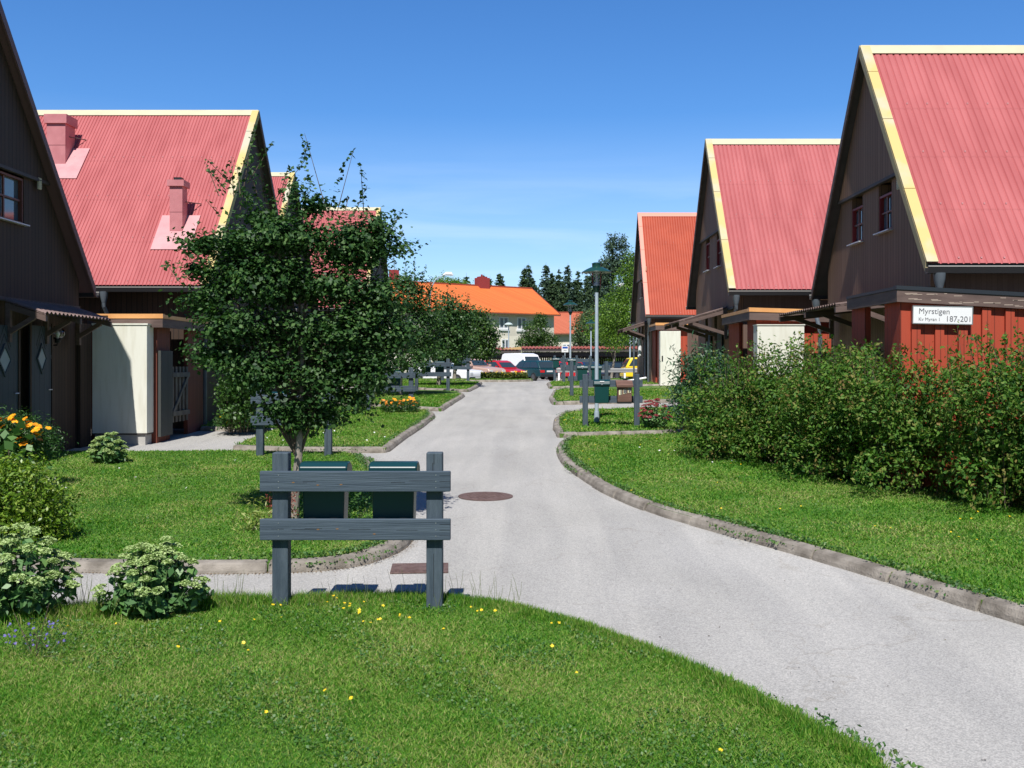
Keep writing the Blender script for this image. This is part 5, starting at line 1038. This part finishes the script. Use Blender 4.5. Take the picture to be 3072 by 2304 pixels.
SPR = [(1340, 838, 30), (1377, 820, 26), (1399, 809, 30), (1452, 811, 24), (1470, 818, 26), (1500, 806, 34), (1545, 850, 24), (1573, 788, 30), (1586, 779, 34), (1638, 777, 34), (1657, 806, 26), (1677, 792, 28), (1704, 778, 36), (1735, 800, 30), (1762, 812, 34), (1610, 845, 30), (1660, 850, 40), (1700, 880, 44), (1742, 870, 40), (1425, 850, 26), (1530, 862, 26), (1310, 862, 26)]
names_ = ['leftmost spruce, just above the long orange roof', 'short spruce left of the red chimney, thin top', 'spruce left of the red chimney with the sharper top', 'spruce behind the red chimney', 'spruce close right of the chimney, rounded top', 'well separated pointed spruce right of the red chimney', 'small low spruce in the gap before the twin tops', 'left one of the twin spruce tops above the roof end', 'right one of the twin spruce tops above the roof end', 'tall spruce right of the roof end', 'narrower spruce tucked behind the tall one', 'slim spruce standing left of the middle lamp hat', 'tall spruce with loose branches above the middle lamp', 'spruce between the two lamp hats', 'spruce just left of the nearest lamp hat', 'lower spruce filling in behind the roof corner', 'broad low spruce behind the rust-red roof', 'wide dark spruce right above the middle lamp hat', 'wide dark spruce under the nearest lamp hat', 'low spruce top showing behind the orange ridge', 'low spruce right of the chimney behind the ridge', 'low spruce at the left end of the orange ridge']
SPR += [(1725, 825, 34), (1690, 835, 34), (1720, 860, 40), (1775, 850, 40), (1648, 830, 32), (1595, 815, 30)]
names_ += ['spruce filling the gap right of the loose branched one', 'dense spruce between the two tall middle ones', 'low broad spruce directly behind the middle lamp hat', 'low broad spruce left of the nearest lamp pole', 'small spruce wedged left of the slim one', 'spruce shoulder right below the twin tops']
for i, (u, v, w) in enumerate(SPR):
    y = 150 + (i * 37 % 23); spruce(XU(u, y), y, ZV(v, y), w * y / F * 2.3, names_[i], 100 + i, sprucem if i % 3 else spruced)
y = 96; rng = np.random.default_rng(8); t = thing('fir_tree', 'broad blue-green fir rising highest behind the nearest lamp', 'fir', (XU(1838, y), y, .6)); H = ZV(702, y) - .6
MB().tube([(0, 0, 0), (0, 0, H * .9)], [.28, .05], 8).build('trunk', darkbark, t)
bl = [(0, 0, H * .90, .6, .6, 1.2), (.9, 0, H * .92, .4, .4, 1.0), (-.2, 0, H * .76, 1.5, 1.4, 1.2), (1.5, 0, H * .78, 1.3, 1.2, 1.0), (-1.2, 0, H * .68, 1.3, 1.2, .9), (2.2, 0, H * .64, 1.5, 1.3, 1.2), (.2, 0, H * .55, 2.3, 2, 1.6), (-.6, 0, H * .38, 2.9, 2.4, 2.0), (.6, 0, H * .2, 2.8, 2.4, 2)]
p, o_ = cluster(bl, 26000, rng, per=16, spread=.24, shell=.3); leaves('crown', p, .30, spruced, t, up=.3, outward=o_, rng=rng, ratio=.35, axis=(0, 0, 1), axisw=.4)

def round_tree(name, label, cat, X, y, zb, blobs, n, size, m, group=None, seed=1, trunk=.08, lean=0, top=None, per=9, spread=.14, shell=.5, shoots=(), ratio=.6, tm=None, up=.6, limbs=7, trunkpts=None, reach=0., rise=0., flat=1.):
    rng = np.random.default_rng(seed); t = thing(name, label, cat, (X, y, zb), 0, group); B_ = np.array(blobs); zc = top or float(B_[:, 2].mean())
    m_ = MB(); tp = trunkpts or [(lean, 0, -.1), (lean * .5, 0, zc * .35), (0, 0, zc * .7), (0, 0, zc)]
    m_.tube(tp, [trunk * (1 - .7 * i / (len(tp) - 1)) for i in range(len(tp))], 10)
    m2 = MB()
    for k in range(limbs):
        b = blobs[k % len(blobs)]; st = Vector(tp[1]).lerp(Vector(tp[-1]), rng.uniform(.1, .8)); e = Vector(tp[-1]).lerp(Vector(b[:3]), .8); mid = st.lerp(e, .5) + Vector((0, 0, -.04 * (e - st).length)); m2.tube([st, mid, e], [trunk * .34, trunk * .2, trunk * .07], 6)
    m2.build('branches', twigm, t, smooth=True); m_.build('trunk', tm or barkm, t, smooth=True)
    p, o_ = cluster(blobs, n, rng, per=per, spread=spread, shell=shell, reach=reach, rise=rise, flat=flat)
    if len(shoots):
        p2 = sprigs(shoots, rng, step=size * .75, jit=size * .45); p = np.vstack([p, p2]); o_ = np.vstack([o_, np.zeros((len(p2), 3))])
        s_ = MB(); 
        for a, b in shoots: s_.tube([a, Vector(a).lerp(Vector(b), .5), b], [size * .11, size * .08, size * .04], 5)
        s_.build('shoots', twigm, t)
    leaves('crown', p, size, m, t, up=up, outward=o_, rng=rng, ratio=ratio); return t
birchm = leafmat('light_green_leaves', [(.06, .13, .015), (.11, .22, .024), (.20, .32, .045)], trans=.35)
paleg = leafmat('pale_green_leaves', [(.04, .09, .03), (.08, .15, .05), (.17, .24, .10)], trans=.3)
midg = leafmat('mid_green_leaves', [(.025, .065, .015), (.05, .11, .02), (.11, .19, .04)], trans=.3)
def pxblobs(L, X, y, zb, dy=1.0):        # blobs given by picture size (u, v, ru, rv) -> local ellipsoids
    rr = random.Random(len(L)); return [(XU(u, y) - X, rr.uniform(-.35, .35) * ru * y / F, ZV(v, y) - zb, ru * y / F, ru * y / F * dy, rv * y / F) for u, v, ru, rv in L]
y = 66; X = XU(1832, y); round_tree('birch_tree', 'light green birch with a thin leaning trunk before the orange roofed house', 'birch', X, y, g(y), pxblobs([(1870, 870, 34, 60), (1890, 800, 26, 50), (1845, 940, 60, 55), (1895, 950, 50, 60), (1800, 985, 45, 45), (1850, 1020, 45, 28), (1905, 860, 30, 60)], X, y, g(y)), 13000, .13, birchm, seed=3, trunk=.11, top=3.4, spread=.2, trunkpts=[(0, 0, -.1), (.12, 0, .6), (.3, 0, 1.7), (.6, 0, 4.5)])
y = 90; X = XU(1745, y); round_tree('broadleaf_tree', 'round pale green tree between the middle and far lamp posts', 'tree', X, y, .7, pxblobs([(1748, 990, 32, 45), (1765, 1020, 36, 28), (1735, 1025, 24, 26), (1765, 960, 24, 30), (1790, 1010, 30, 40)], X, y, .7), 7000, .16, paleg, seed=4, trunk=.12)
y = 98; X = XU(1606, y); round_tree('broadleaf_tree', 'bushy green tree in front of the apartment building windows', 'tree', X, y, .7, pxblobs([(1606, 1000, 45, 38), (1580, 1030, 34, 22), (1640, 1025, 40, 26), (1620, 965, 22, 24)], X, y, .7), 8000, .17, midg, seed=5, trunk=.12, shoots=[((0, 0, 4.2), (.1, 0, 5.2))])
y = 130; X = XU(1335, y)
for i, (u, v, w, h, lab) in enumerate(((1335, 850, 40, 26, 'light green treetop above the orange roof near the curved street light'), (1372, 858, 30, 18, 'lower light green treetop beside the short spruces'), (1405, 865, 26, 14, 'small light green treetop at the foot of the short spruces'))):
    y = 136 + i * 3; X = XU(u, y); round_tree('broadleaf_tree', lab, 'tree', X, y, .6, pxblobs([(u, v + 4, w, h), (u + w * .5, v + 16, w * .8, h)], X, y, .6), 2600, .26, birchm, seed=9 + i, trunk=.2, spread=.3)
# hedge belt behind and left of the carport
y = 93; t = thing('conifer_hedge', 'long trimmed conifer hedge showing through and above the carports', 'hedge', (XU(1450, y), y, .7)); bl = [(q, 0, 1.6, 1.0, .8, 1.15) for q in np.arange(-5, 24, 1.2)]; p, o_ = cluster(bl, 14000, RNG, spread=.15, shell=.7); leaves('foliage', p, .16, birchm, t, outward=o_)

# ------------------------------------------------------------------ the row of hawthorns on the left lawns
haw = leafmat('hawthorn_leaves', [(.010, .040, .009), (.022, .072, .014), (.042, .108, .022), (.085, .165, .04)], rough=.55, trans=.2, noise=.5, spec=.35)
hawfar = leafmat('hawthorn_leaves_far', [(.016, .055, .012), (.036, .095, .02), (.08, .16, .035)], rough=.5, trans=.2, noise=.6)
y = 10.3; X = XU(878, y); zb = g(y)
def sh(a, b, yy=10.3, Xr=None, zr=None):
    return ((XU(a[0], yy) - (X if Xr is None else Xr), random.uniform(-.3, .2), ZV(a[1], yy) - (zb if zr is None else zr)), (XU(b[0], yy) - (X if Xr is None else Xr), random.uniform(-.3, .2), ZV(b[1], yy) - (zb if zr is None else zr)))
BL1 = [(860, 715, 140, 48), (720, 745, 70, 42), (1050, 740, 110, 75), (1120, 690, 45, 55), (700, 810, 85, 50), (820, 850, 130, 80), (1010, 860, 100, 70), (640, 880, 70, 42), (600, 735, 50, 24), (590, 812, 46, 22), (700, 980, 105, 45), (600, 905, 50, 32), (860, 1000, 150, 70), (1060, 1000, 100, 90), (640, 1060, 95, 40), (780, 1120, 110, 60), (960, 1120, 120, 70), (1130, 900, 60, 60), (1110, 1120, 80, 60), (1180, 1010, 50, 60), (870, 1230, 75, 45), (960, 1240, 60, 40), (1060, 1190, 50, 40), (900, 1280, 40, 26), (1190, 760, 24, 40), (790, 660, 50, 30), (740, 600, 26, 30), (930, 620, 40, 30), (885, 590, 20, 34)]
SH1 = [sh(a, b) for a, b in (((984, 640), (903, 389)), ((1007, 640), (1053, 444)), ((1084, 640), (1090, 505)), ((826, 600), (905, 470)), ((905, 470), (938, 440)), ((740, 640), (769, 378)), ((750, 520), (765, 460)), ((680, 600), (614, 486)), ((650, 640), (606, 596)), ((720, 600), (690, 470)), ((700, 560), (640, 490)), ((1159, 700), (1200, 627)), ((1045, 640), (1037, 582)), ((840, 620), (870, 500)), ((660, 560), (612, 500)), ((560, 850), (506, 790)), ((600, 840), (555, 810)), ((760, 560), (826, 440)), ((790, 600), (800, 500)), ((1065, 640), (1105, 560)), ((745, 600), (722, 500)), ((775, 600), (742, 470)), ((880, 640), (858, 530)), ((1000, 1000), (1010, 900)))]
round_tree('hawthorn_tree', 'nearest hawthorn with long upright shoots, its trunk behind the foreground rack', 'tree', X, y, zb, pxblobs([(b[0] + 10, b[1], b[2] * .96, b[3]) for b in BL1], X, y, zb, .95), 54000, .047, haw, 'hawthorns on the left lawns', 11, .062, top=2.0, per=26, spread=.048, shell=.22, reach=.34, rise=.12, flat=.7, shoots=SH1, ratio=.72, limbs=30, up=.75,
           trunkpts=[(XU(880, y) - X, 0, -.1), (XU(884, y) - X, 0, .30), (XU(895, y) - X, 0, .62), (XU(905, y) - X, 0, 1.1), (.1, 0, 2.2)])
for i, (u, v, y, L, SHT, lab) in enumerate((
    (1198, 1187, 31.3, [(1200, 900, 70, 45), (1250, 880, 50, 50), (1150, 1000, 90, 60), (1250, 980, 70, 60), (1200, 1080, 110, 40), (1120, 900, 40, 60), (1290, 940, 30, 40), (1210, 850, 40, 26), (1280, 1040, 40, 40)], [((1190, 850), (1182, 768)), ((1215, 850), (1216, 785)), ((1245, 850), (1247, 775)), ((1262, 860), (1278, 795)), ((1165, 860), (1160, 790)), ((1285, 900), (1290, 850))], 'second hawthorn, behind the orange flower bed, with thin shoots against the sky'),
    (1316, 1157, 37.5, [(1320, 960, 60, 50), (1370, 950, 50, 46), (1300, 1030, 70, 45), (1380, 1020, 50, 50), (1340, 910, 30, 26), (1260, 1030, 40, 40), (1350, 1062, 60, 24)], [((1340, 900), (1346, 850)), ((1400, 930), (1404, 880)), ((1370, 920), (1365, 880)), ((1310, 930), (1312, 880))], 'third hawthorn, thin pale trunk behind the two-mailbox rack'),
    (1363, 1136, 44.5, [(1420, 960, 46, 36), (1400, 1010, 60, 50), (1455, 1000, 42, 55), (1340, 1030, 50, 40), (1430, 1055, 45, 25), (1470, 1030, 26, 35)], [], 'farthest hawthorn with the crown in front of the apartment wall'))):
    X = XU(u, y); zb = g(y); round_tree('hawthorn_tree', lab, 'tree', X, y, zb, pxblobs(L, X, y, zb), [12000, 10000, 10000][i], [.085, .10, .11][i], hawfar if i < 2 else midg, 'hawthorns on the left lawns', 30 + i, .10, top=1.5, spread=.10, shell=.4, per=20, reach=.5, rise=.15, shoots=[sh(a, b, y, X, zb) for a, b in SHT], ratio=.7, limbs=12, up=.6,
                trunkpts=[(0, 0, -.1), (.02, 0, .4), (.05, 0, .8), (.1, 0, 1.6)])

# ------------------------------------------------------------------ shrubs and flowers
def shrub(name, label, cat, X, y, blobs, n, size, m, seed, zb=None, ratio=.45, up=.5, per=9, spread=.09, shell=.5, shoots=(), stems=10, group=None, axis=None, axisw=0., stemm=None, reach=0., rise=0.):
    rng = np.random.default_rng(seed); zb = g(y) if zb is None else zb; t = thing(name, label, cat, (X, y, zb), 0, group)
    m_ = MB()
    for k in range(stems):
        b = blobs[k % len(blobs)]; a = Vector((b[0] * .6 + rng.normal() * .05, b[1] * .6 + rng.normal() * .05, -.03)); e = Vector((b[0], b[1], b[2] + b[5] * .3)) + Vector(rng.normal(size=3)) * .1; m_.tube([a, a.lerp(e, .5), e], [size * .14, size * .1, size * .05], 5)
    if len(shoots):
        for a, b in shoots: m_.tube([a, Vector(a).lerp(Vector(b), .5), b], [size * .09, size * .06, size * .03], 4)
    m_.build('stems', stemm or twigm, t)
    p, o_ = cluster(blobs, n, rng, per=per, spread=spread, shell=shell, reach=reach, rise=rise)
    if len(shoots): p2 = sprigs(shoots, rng, step=size * .6, jit=size * .5); p = np.vstack([p, p2]); o_ = np.vstack([o_, np.zeros((len(p2), 3))])
    k = p[:, 2] > .01; p = p[k]; o_ = o_[k]
    leaves('foliage', p, size, m, t, up=up, outward=o_, rng=rng, ratio=ratio, axis=axis, axisw=axisw); return t
# the big spiraea hedge along the right lawn, as its separate bushes
spir = leafmat('spiraea_leaves', [(.026, .085, .012), (.055, .145, .018), (.10, .215, .028), (.16, .26, .045), (.25, .17, .06)], rough=.6, trans=.28, noise=.9, spec=.25, nscale=1.0)
rr = random.Random(12)
SPI = [(3.2, 15.5, 1.25, 0), (3.85, 14.8, 1.55, 1), (4.2, 13.4, 1.55, 2), (4.75, 12.2, 1.50, 3), (5.3, 11.1, 1.62, 4), (6.3, 11.7, 1.55, 5), (6.0, 9.95, 1.72, 6), (7.2, 10.6, 1.6, 7)]
slab_ = ['low leftmost end of the long spiraea hedge', 'second spiraea bush, sending sprigs up before the ivory cabinet', 'spiraea bush in front of the open corner of the red shed', 'spiraea bush below the left half of the street name sign', 'spiraea bush below the right half of the street name sign', 'spiraea bush against the red shed wall', 'tall spiraea bush at the right edge of the photo', 'rearmost spiraea bush by the right edge of the photo']
for (sx_, sy, h, i) in SPI:
    h += .2; bl = []
    for k in range(17):
        a = rr.uniform(0, 2 * math.pi); d = rr.uniform(0, .68); zz = rr.uniform(.2, h - .33); bl.append((math.cos(a) * d, math.sin(a) * d, zz, rr.uniform(.34, .5), rr.uniform(.34, .5), rr.uniform(.26, .38)))
    bl += [(0, 0, h * .55, .7, .7, h * .42), (-.45, -.35, .3, .5, .45, .3), (.35, -.4, .32, .5, .45, .3)]
    shs = []
    for k in range(38):
        a = rr.uniform(0, 2 * math.pi); d = rr.uniform(0.05, .7); p0 = (math.cos(a) * d, math.sin(a) * d, h * rr.uniform(.6, .85)); Ls = rr.uniform(.25, .62); p1 = (p0[0] + rr.uniform(-.22, .1), p0[1] + rr.uniform(-.15, .15), min(p0[2] + Ls, h + rr.choice([.1, .2, .5]))); shs.append((p0, p1))
    if i == 1: shs += [((-.25, .1, 1.1), (-.33, .1, 1.78)), ((-.05, 0, 1.1), (-.25, 0, 1.62)), ((.05, 0, 1.1), (.1, 0, 1.6))]
    if i in (2, 3): shs += [((-.4, 0, 1.0), (-.5, 0, 1.75)), ((-.1, 0, 1.0), (-.2, 0, 1.8))]
    shrub('spiraea_bush', slab_[i], 'shrub', sx_, sy, bl, 17000, .054, spir, 200 + i, ratio=.5, spread=.035, shell=.45, per=14, reach=.26, rise=.35, up=.35, shoots=shs, stems=22, group='spiraea bushes of the long right hedge')
bud = leafmat('buddleia_leaves', [(.02, .07, .03), (.045, .12, .05), (.12, .20, .11)], rough=.45, trans=.2)
y = 19.6; X = XU(2085, y); shrub('butterfly_bush', 'dark long-leaved butterfly bush behind the left end of the hedge', 'shrub', X, y, pxblobs([(2090, 1180, 60, 70), (2120, 1110, 60, 60), (2070, 1110, 40, 45), (2050, 1200, 45, 40), (2100, 1230, 70, 40), (2150, 1130, 50, 60), (2160, 1200, 50, 70)], X, y, g(y)), 6500, .11, bud, 31, ratio=.24, spread=.12, shell=.4, up=.15, axis=(0, 0, -1), axisw=.5,
      shoots=[((XU(2060, y) - X, 0, ZV(1110, y) - g(y)), (XU(2010, y) - X, 0, ZV(1035, y) - g(y))), ((XU(2100, y) - X, 0, ZV(1080, y) - g(y)), (XU(2085, y) - X, 0, ZV(1000, y) - g(y))), ((XU(2060, y) - X, 0, ZV(1150, y) - g(y)), (XU(1990, y) - X, 0, ZV(1110, y) - g(y))), ((XU(2050, y) - X, 0, ZV(1200, y) - g(y)), (XU(1985, y) - X, 0, ZV(1150, y) - g(y)))])
# light green hedge at the left edge
privet = leafmat('privet_leaves', [(.05, .12, .008), (.11, .21, .016), (.18, .30, .028), (.30, .38, .07)], rough=.4, trans=.28, noise=.6)
X, y = XU(60, 9.3), 9.3; shrub('round_hedge', 'rounded yellow-green hedge at the left edge above the pale stonecrop', 'hedge', X, y, pxblobs([(0, 1470, 110, 90), (80, 1480, 95, 100), (150, 1540, 62, 80), (20, 1580, 120, 60), (110, 1590, 85, 45), (-120, 1480, 120, 110), (-180, 1560, 120, 80)], X, y, g(y), .8), 21000, .040, privet, 41, ratio=.5, spread=.06, shell=.72, stems=30)
# marigolds by the near left house
tag1 = leafmat('marigold_foliage', [(.018, .065, .014), (.04, .11, .022), (.085, .18, .04)], trans=.2)
X, y = XU(50, 12.6), 12.6; bl = pxblobs([(0, 1300, 70, 55), (70, 1300, 60, 50), (130, 1330, 45, 42), (40, 1350, 80, 40), (-70, 1290, 70, 70)], X, y, g(y), .7)
t = shrub('marigold_clump', 'tall clump of amber marigolds before the dark doors', 'flowers', X, y, bl, 12000, .045, tag1, 42, ratio=.3, spread=.07, shell=.5)
_r9 = random.Random(9); fp = [(_r9.uniform(0, 165), 0) for _ in range(22)]; fp = [(u, 1250 + u * .15 + _r9.uniform(-8, 70)) for u, _ in fp]; fp += [(19, 1245), (20, 1258), (74, 1247), (104, 1255), (112, 1262), (104, 1268), (118, 1262), (138, 1275), (144, 1284), (176, 1280), (58, 1254), (95, 1282), (98, 1365), (145, 1315), (140, 1302), (3, 1248), (52, 1250)]
V = [(XU(u, y) - X, -.32 + .05 * (i % 3), ZV(v, y) - g(y)) for i, (u, v) in enumerate(fp)]
ob = petals('blossoms', V, .052, ory, RNG, t, per=12, tilt=.5); 
X, y = XU(12, 10.9), 10.9; shrub('large_leaf_plant', 'plant with big pale green leaves left of the marigolds', 'plant', X, y, pxblobs([(10, 1340, 30, 45), (30, 1370, 20, 30), (-20, 1350, 40, 60)], X, y, g(y)), 110, .11, leafmat('big_leaves', [(.05, .14, .03), (.09, .20, .05), (.14, .26, .07)], trans=.25), 43, ratio=.75, spread=.12)
# stonecrops: fleshy leaves below, flat pale flower heads above
sedleaf = leafmat('stonecrop_leaves', [(.045, .12, .035), (.085, .19, .055), (.15, .27, .08)], rough=.4, trans=.15, noise=.4)
sedhead = leafmat('stonecrop_buds', [(.24, .35, .11), (.35, .47, .17), (.47, .57, .25)], rough=.6, trans=.1, noise=.3)
def stonecrop(label, u, vb, y, wpx, hpx, seed, nh=44, head=sedhead, leafm=sedleaf, hs=.045):
    rng = np.random.default_rng(seed); X = XU(u, y); r = wpx * y / F / 2; H = hpx * y / F; zb = g(y); t = thing('stonecrop', label, 'flowering plant', (X, y, zb), 0, 'stonecrop clumps with flat flower heads')
    heads = []; i = 0; tries = 0
    while len(heads) < nh and tries < 6000:
        tries += 1; a = rng.random() * 2 * math.pi; q = math.sqrt(rng.random()); x_ = math.cos(a) * q * r; y_ = math.sin(a) * q * r * .85; z_ = H * (1 - .62 * q ** 2.2) * rng.uniform(.84, 1.02)
        if all((x_ - h[0]) ** 2 + (y_ - h[1]) ** 2 + (z_ - h[2]) ** 2 > (hs * 1.45) ** 2 for h in heads): heads.append((x_, y_, z_))
    st = MB(); P_ = []; HP = []; Q = []
    for (x_, y_, z_) in heads:
        a = Vector((x_ * .25, y_ * .25, -.02)); e = Vector((x_, y_, z_ - .02)); mid = a.lerp(e, .5) + Vector((x_ * .12, y_ * .12, 0)); st.tube([a, mid, e], [.006, .005, .004], 5)
        for k in range(26): tt = .12 + .82 * rng.random(); c = a.lerp(mid, tt * 2) if tt < .5 else mid.lerp(e, tt * 2 - 1); P_.append(np.array(c) + rng.normal(size=3) * np.array([.028, .028, .012]))
        R_ = hs * rng.uniform(.75, 1.2); n_ = unit(np.array([[x_ * 1.2, y_ * 1.2 - .10, r * 2.2]]))[0]
        for k in range(170):
            aa = rng.random() * 2 * math.pi; qq = math.sqrt(rng.random()); u_ = np.array([math.cos(aa) * qq * R_, math.sin(aa) * qq * R_, 0.0]); u_[2] = R_ * .42 * (1 - qq ** 2) + rng.normal() * .0025 - (u_[0] * n_[0] + u_[1] * n_[1]) * .6; HP.append(np.array([x_, y_, z_]) + u_)
    st.build('stems', mat('sedum_stem', (.16, .26, .09), .6), t)
    P_ = np.array(P_); k = P_[:, 2] > .0; P_ = P_[k]; leaves('foliage', P_, .072, leafm, t, up=.6, outward=unit(P_ * np.array([1, 1, .2])), rng=rng, ratio=.55)
    HP = np.array(HP); leaves('flower_heads', HP, .0165 * hs / .045, head, t, up=1.1, rng=rng, ratio=.95, fold=.3); return t
stonecrop('pale green stonecrop clump cut by the left edge of the photo', 60, 1880, 6.75, 330, 275, 51, 46, hs=.05)
stonecrop('pale green stonecrop clump left of the foreground rack', 460, 1862, 6.85, 315, 222, 52, 50)
stonecrop('small pale green stonecrop at the path before the ivory cabinet', 326, 1360, 14.9, 110, 94, 53, 34, hs=.05)
stonecrop('pink flowering stonecrop beside the right rack numbered 189', 1962, 1290, 20.4, 100, 92, 54, 34, head=leafmat('pink_stonecrop_heads', [(.30, .07, .06), (.42, .12, .10), (.55, .08, .18)], trans=.1), hs=.052)
# flower beds
def bed(label, u0, u1, v, y, n, hgt, fm, seed, cat='flowers', fr=.035, nleaf=2500, name='flower_bed', leafm=None, zb=None):
    rng = np.random.default_rng(seed); x0, x1 = XU(u0, y), XU(u1, y); zb = g(y) if zb is None else zb; t = thing(name, label, cat, ((x0 + x1) / 2, y, zb)); w = (x1 - x0) / 2
    p = np.column_stack([rng.uniform(-w, w, nleaf), rng.normal(size=nleaf) * .22, rng.random(nleaf) ** .7 * hgt * .85]); leaves('foliage', p, .05 if y < 30 else .09, leafm or tag1, t, up=.5, rng=rng, ratio=.4)
    ms = fm if isinstance(fm, (list, tuple)) else [fm]
    for j, m_ in enumerate(ms):
        k = n // len(ms); c = np.column_stack([rng.uniform(-w, w, k), rng.normal(size=k) * .2 - .08, rng.uniform(.5, 1.05, k) * hgt]); petals('blossoms', c, fr, m_, rng, t, per=8, tilt=.45)
    return t
bed('bed of orange and yellow marigolds on the left lawn behind a rack post', 1146, 1258, 1200, 24.6, 34, .34, [orp, ory], 61, fr=.055)
bed('row of yellow and orange marigolds along the wall of the pink roofed left house', 655, 800, 1255, 20.2, 44, .30, [ory, yel], 62, fr=.04)
y = 46; t = bed('low shrub covered in small yellow flowers at the end of the lane', 1443, 1582, 1142, 44.6, 130, .36, yel, 63, cat='shrub', fr=.030, nleaf=5200, name='cinquefoil_shrub', leafm=leafmat('cinquefoil_leaves', [(.03, .06, .012), (.08, .12, .02), (.17, .17, .04)], trans=.2))
# climbing plant on the left house wall, small plants near the trunk
X, y = XU(710, 19.8), 19.8; shrub('climbing_plant', 'leafy plant growing against the gable of the pink roofed left house', 'plant', X, y, pxblobs([(690, 1190, 34, 50), (730, 1150, 50, 40), (710, 1240, 50, 22), (760, 1170, 40, 50)], X, y, g(y)), 3600, .07, leafmat('climber_leaves', [(.02, .07, .012), (.05, .12, .02), (.10, .19, .04)], trans=.25), 71, ratio=.6)
X, y = XU(842, 10.0), 10.0; rf = leafmat('red_brown_plumes', [(.20, .04, .03), (.32, .08, .06), (.38, .14, .10)], trans=.1)
t = thing('plume_flower', 'red-brown feathery plumes behind the left post of the foreground rack', 'plant', (X, y, g(y))); pts = sprigs([((-.05, 0, .05), (-.12, 0, .48)), ((-.02, 0, .05), (-.03, 0, .40)), ((.1, 0, .1), (.13, 0, .46)), ((.14, 0, .1), (.2, 0, .42)), ((0, .1, .1), (-.06, .1, .45))], RNG, .006, .018); leaves('plumes', pts, .022, rf, t, ratio=.5)
X, y = XU(792, 9.75), 9.75; shrub('lily_leaf_clump', 'low clump of yellow-green leaves behind the left post of the foreground rack', 'plant', X, y, [(0, 0, .12, .16, .12, .14), (-.15, 0, .06, .1, .1, .08)], 420, .06, leafmat('yellow_green_leaves', [(.14, .22, .03), (.30, .36, .08), (.45, .45, .2)], trans=.25), 72, ratio=.2, stems=3)
X, y = XU(985, 9.9), 9.9; shrub('bedding_plants', 'small dark plants between the two mailboxes of the foreground rack', 'plant', X, y, [(0, .2, .14, .3, .2, .16), (.3, .1, .1, .15, .15, .12)], 900, .045, haw, 73, ratio=.5)
X, y = XU(112, 6.0), 6.0; t = shrub('lavender', 'sparse violet-blue flower spikes in the near lawn at lower left', 'flowers', X, y, [(0, 0, .07, .2, .15, .07)], 500, .03, tag1, 74, ratio=.15, spread=.05)
petals('blossoms', [(RNG.uniform(-.22, .2), RNG.uniform(-.15, .1), RNG.uniform(.06, .22)) for _ in range(60)], .009, violet, RNG, t, tilt=1.0)
# tall grass stalks by the foreground posts
ln = []
rr = random.Random(4)
for k in range(150):
    u = rr.choice([rr.gauss(700, 40), rr.gauss(1150, 130), rr.gauss(240, 40), rr.uniform(1250, 1560), rr.uniform(150, 1600)]); y = rr.uniform(6.85, 7.35); X = XU(u, y); h = rr.uniform(.06, .22); ln.append(((X, y, g(y) - .02), (X + rr.uniform(-.05, .05), y, g(y) + h)))
m = MB()
for a, b in ln: m.tube([a, Vector(a).lerp(Vector(b), .6) + Vector((.006, 0, 0)), b], [.0016, .0013, .0008], 4)
o = m.build('grass_stalks', mat('grass_stalk', (.13, .17, .05), .7)); tag(o, 'thin grass stalks with seed heads along the far edge of the near lawn', 'grass', kind='stuff')
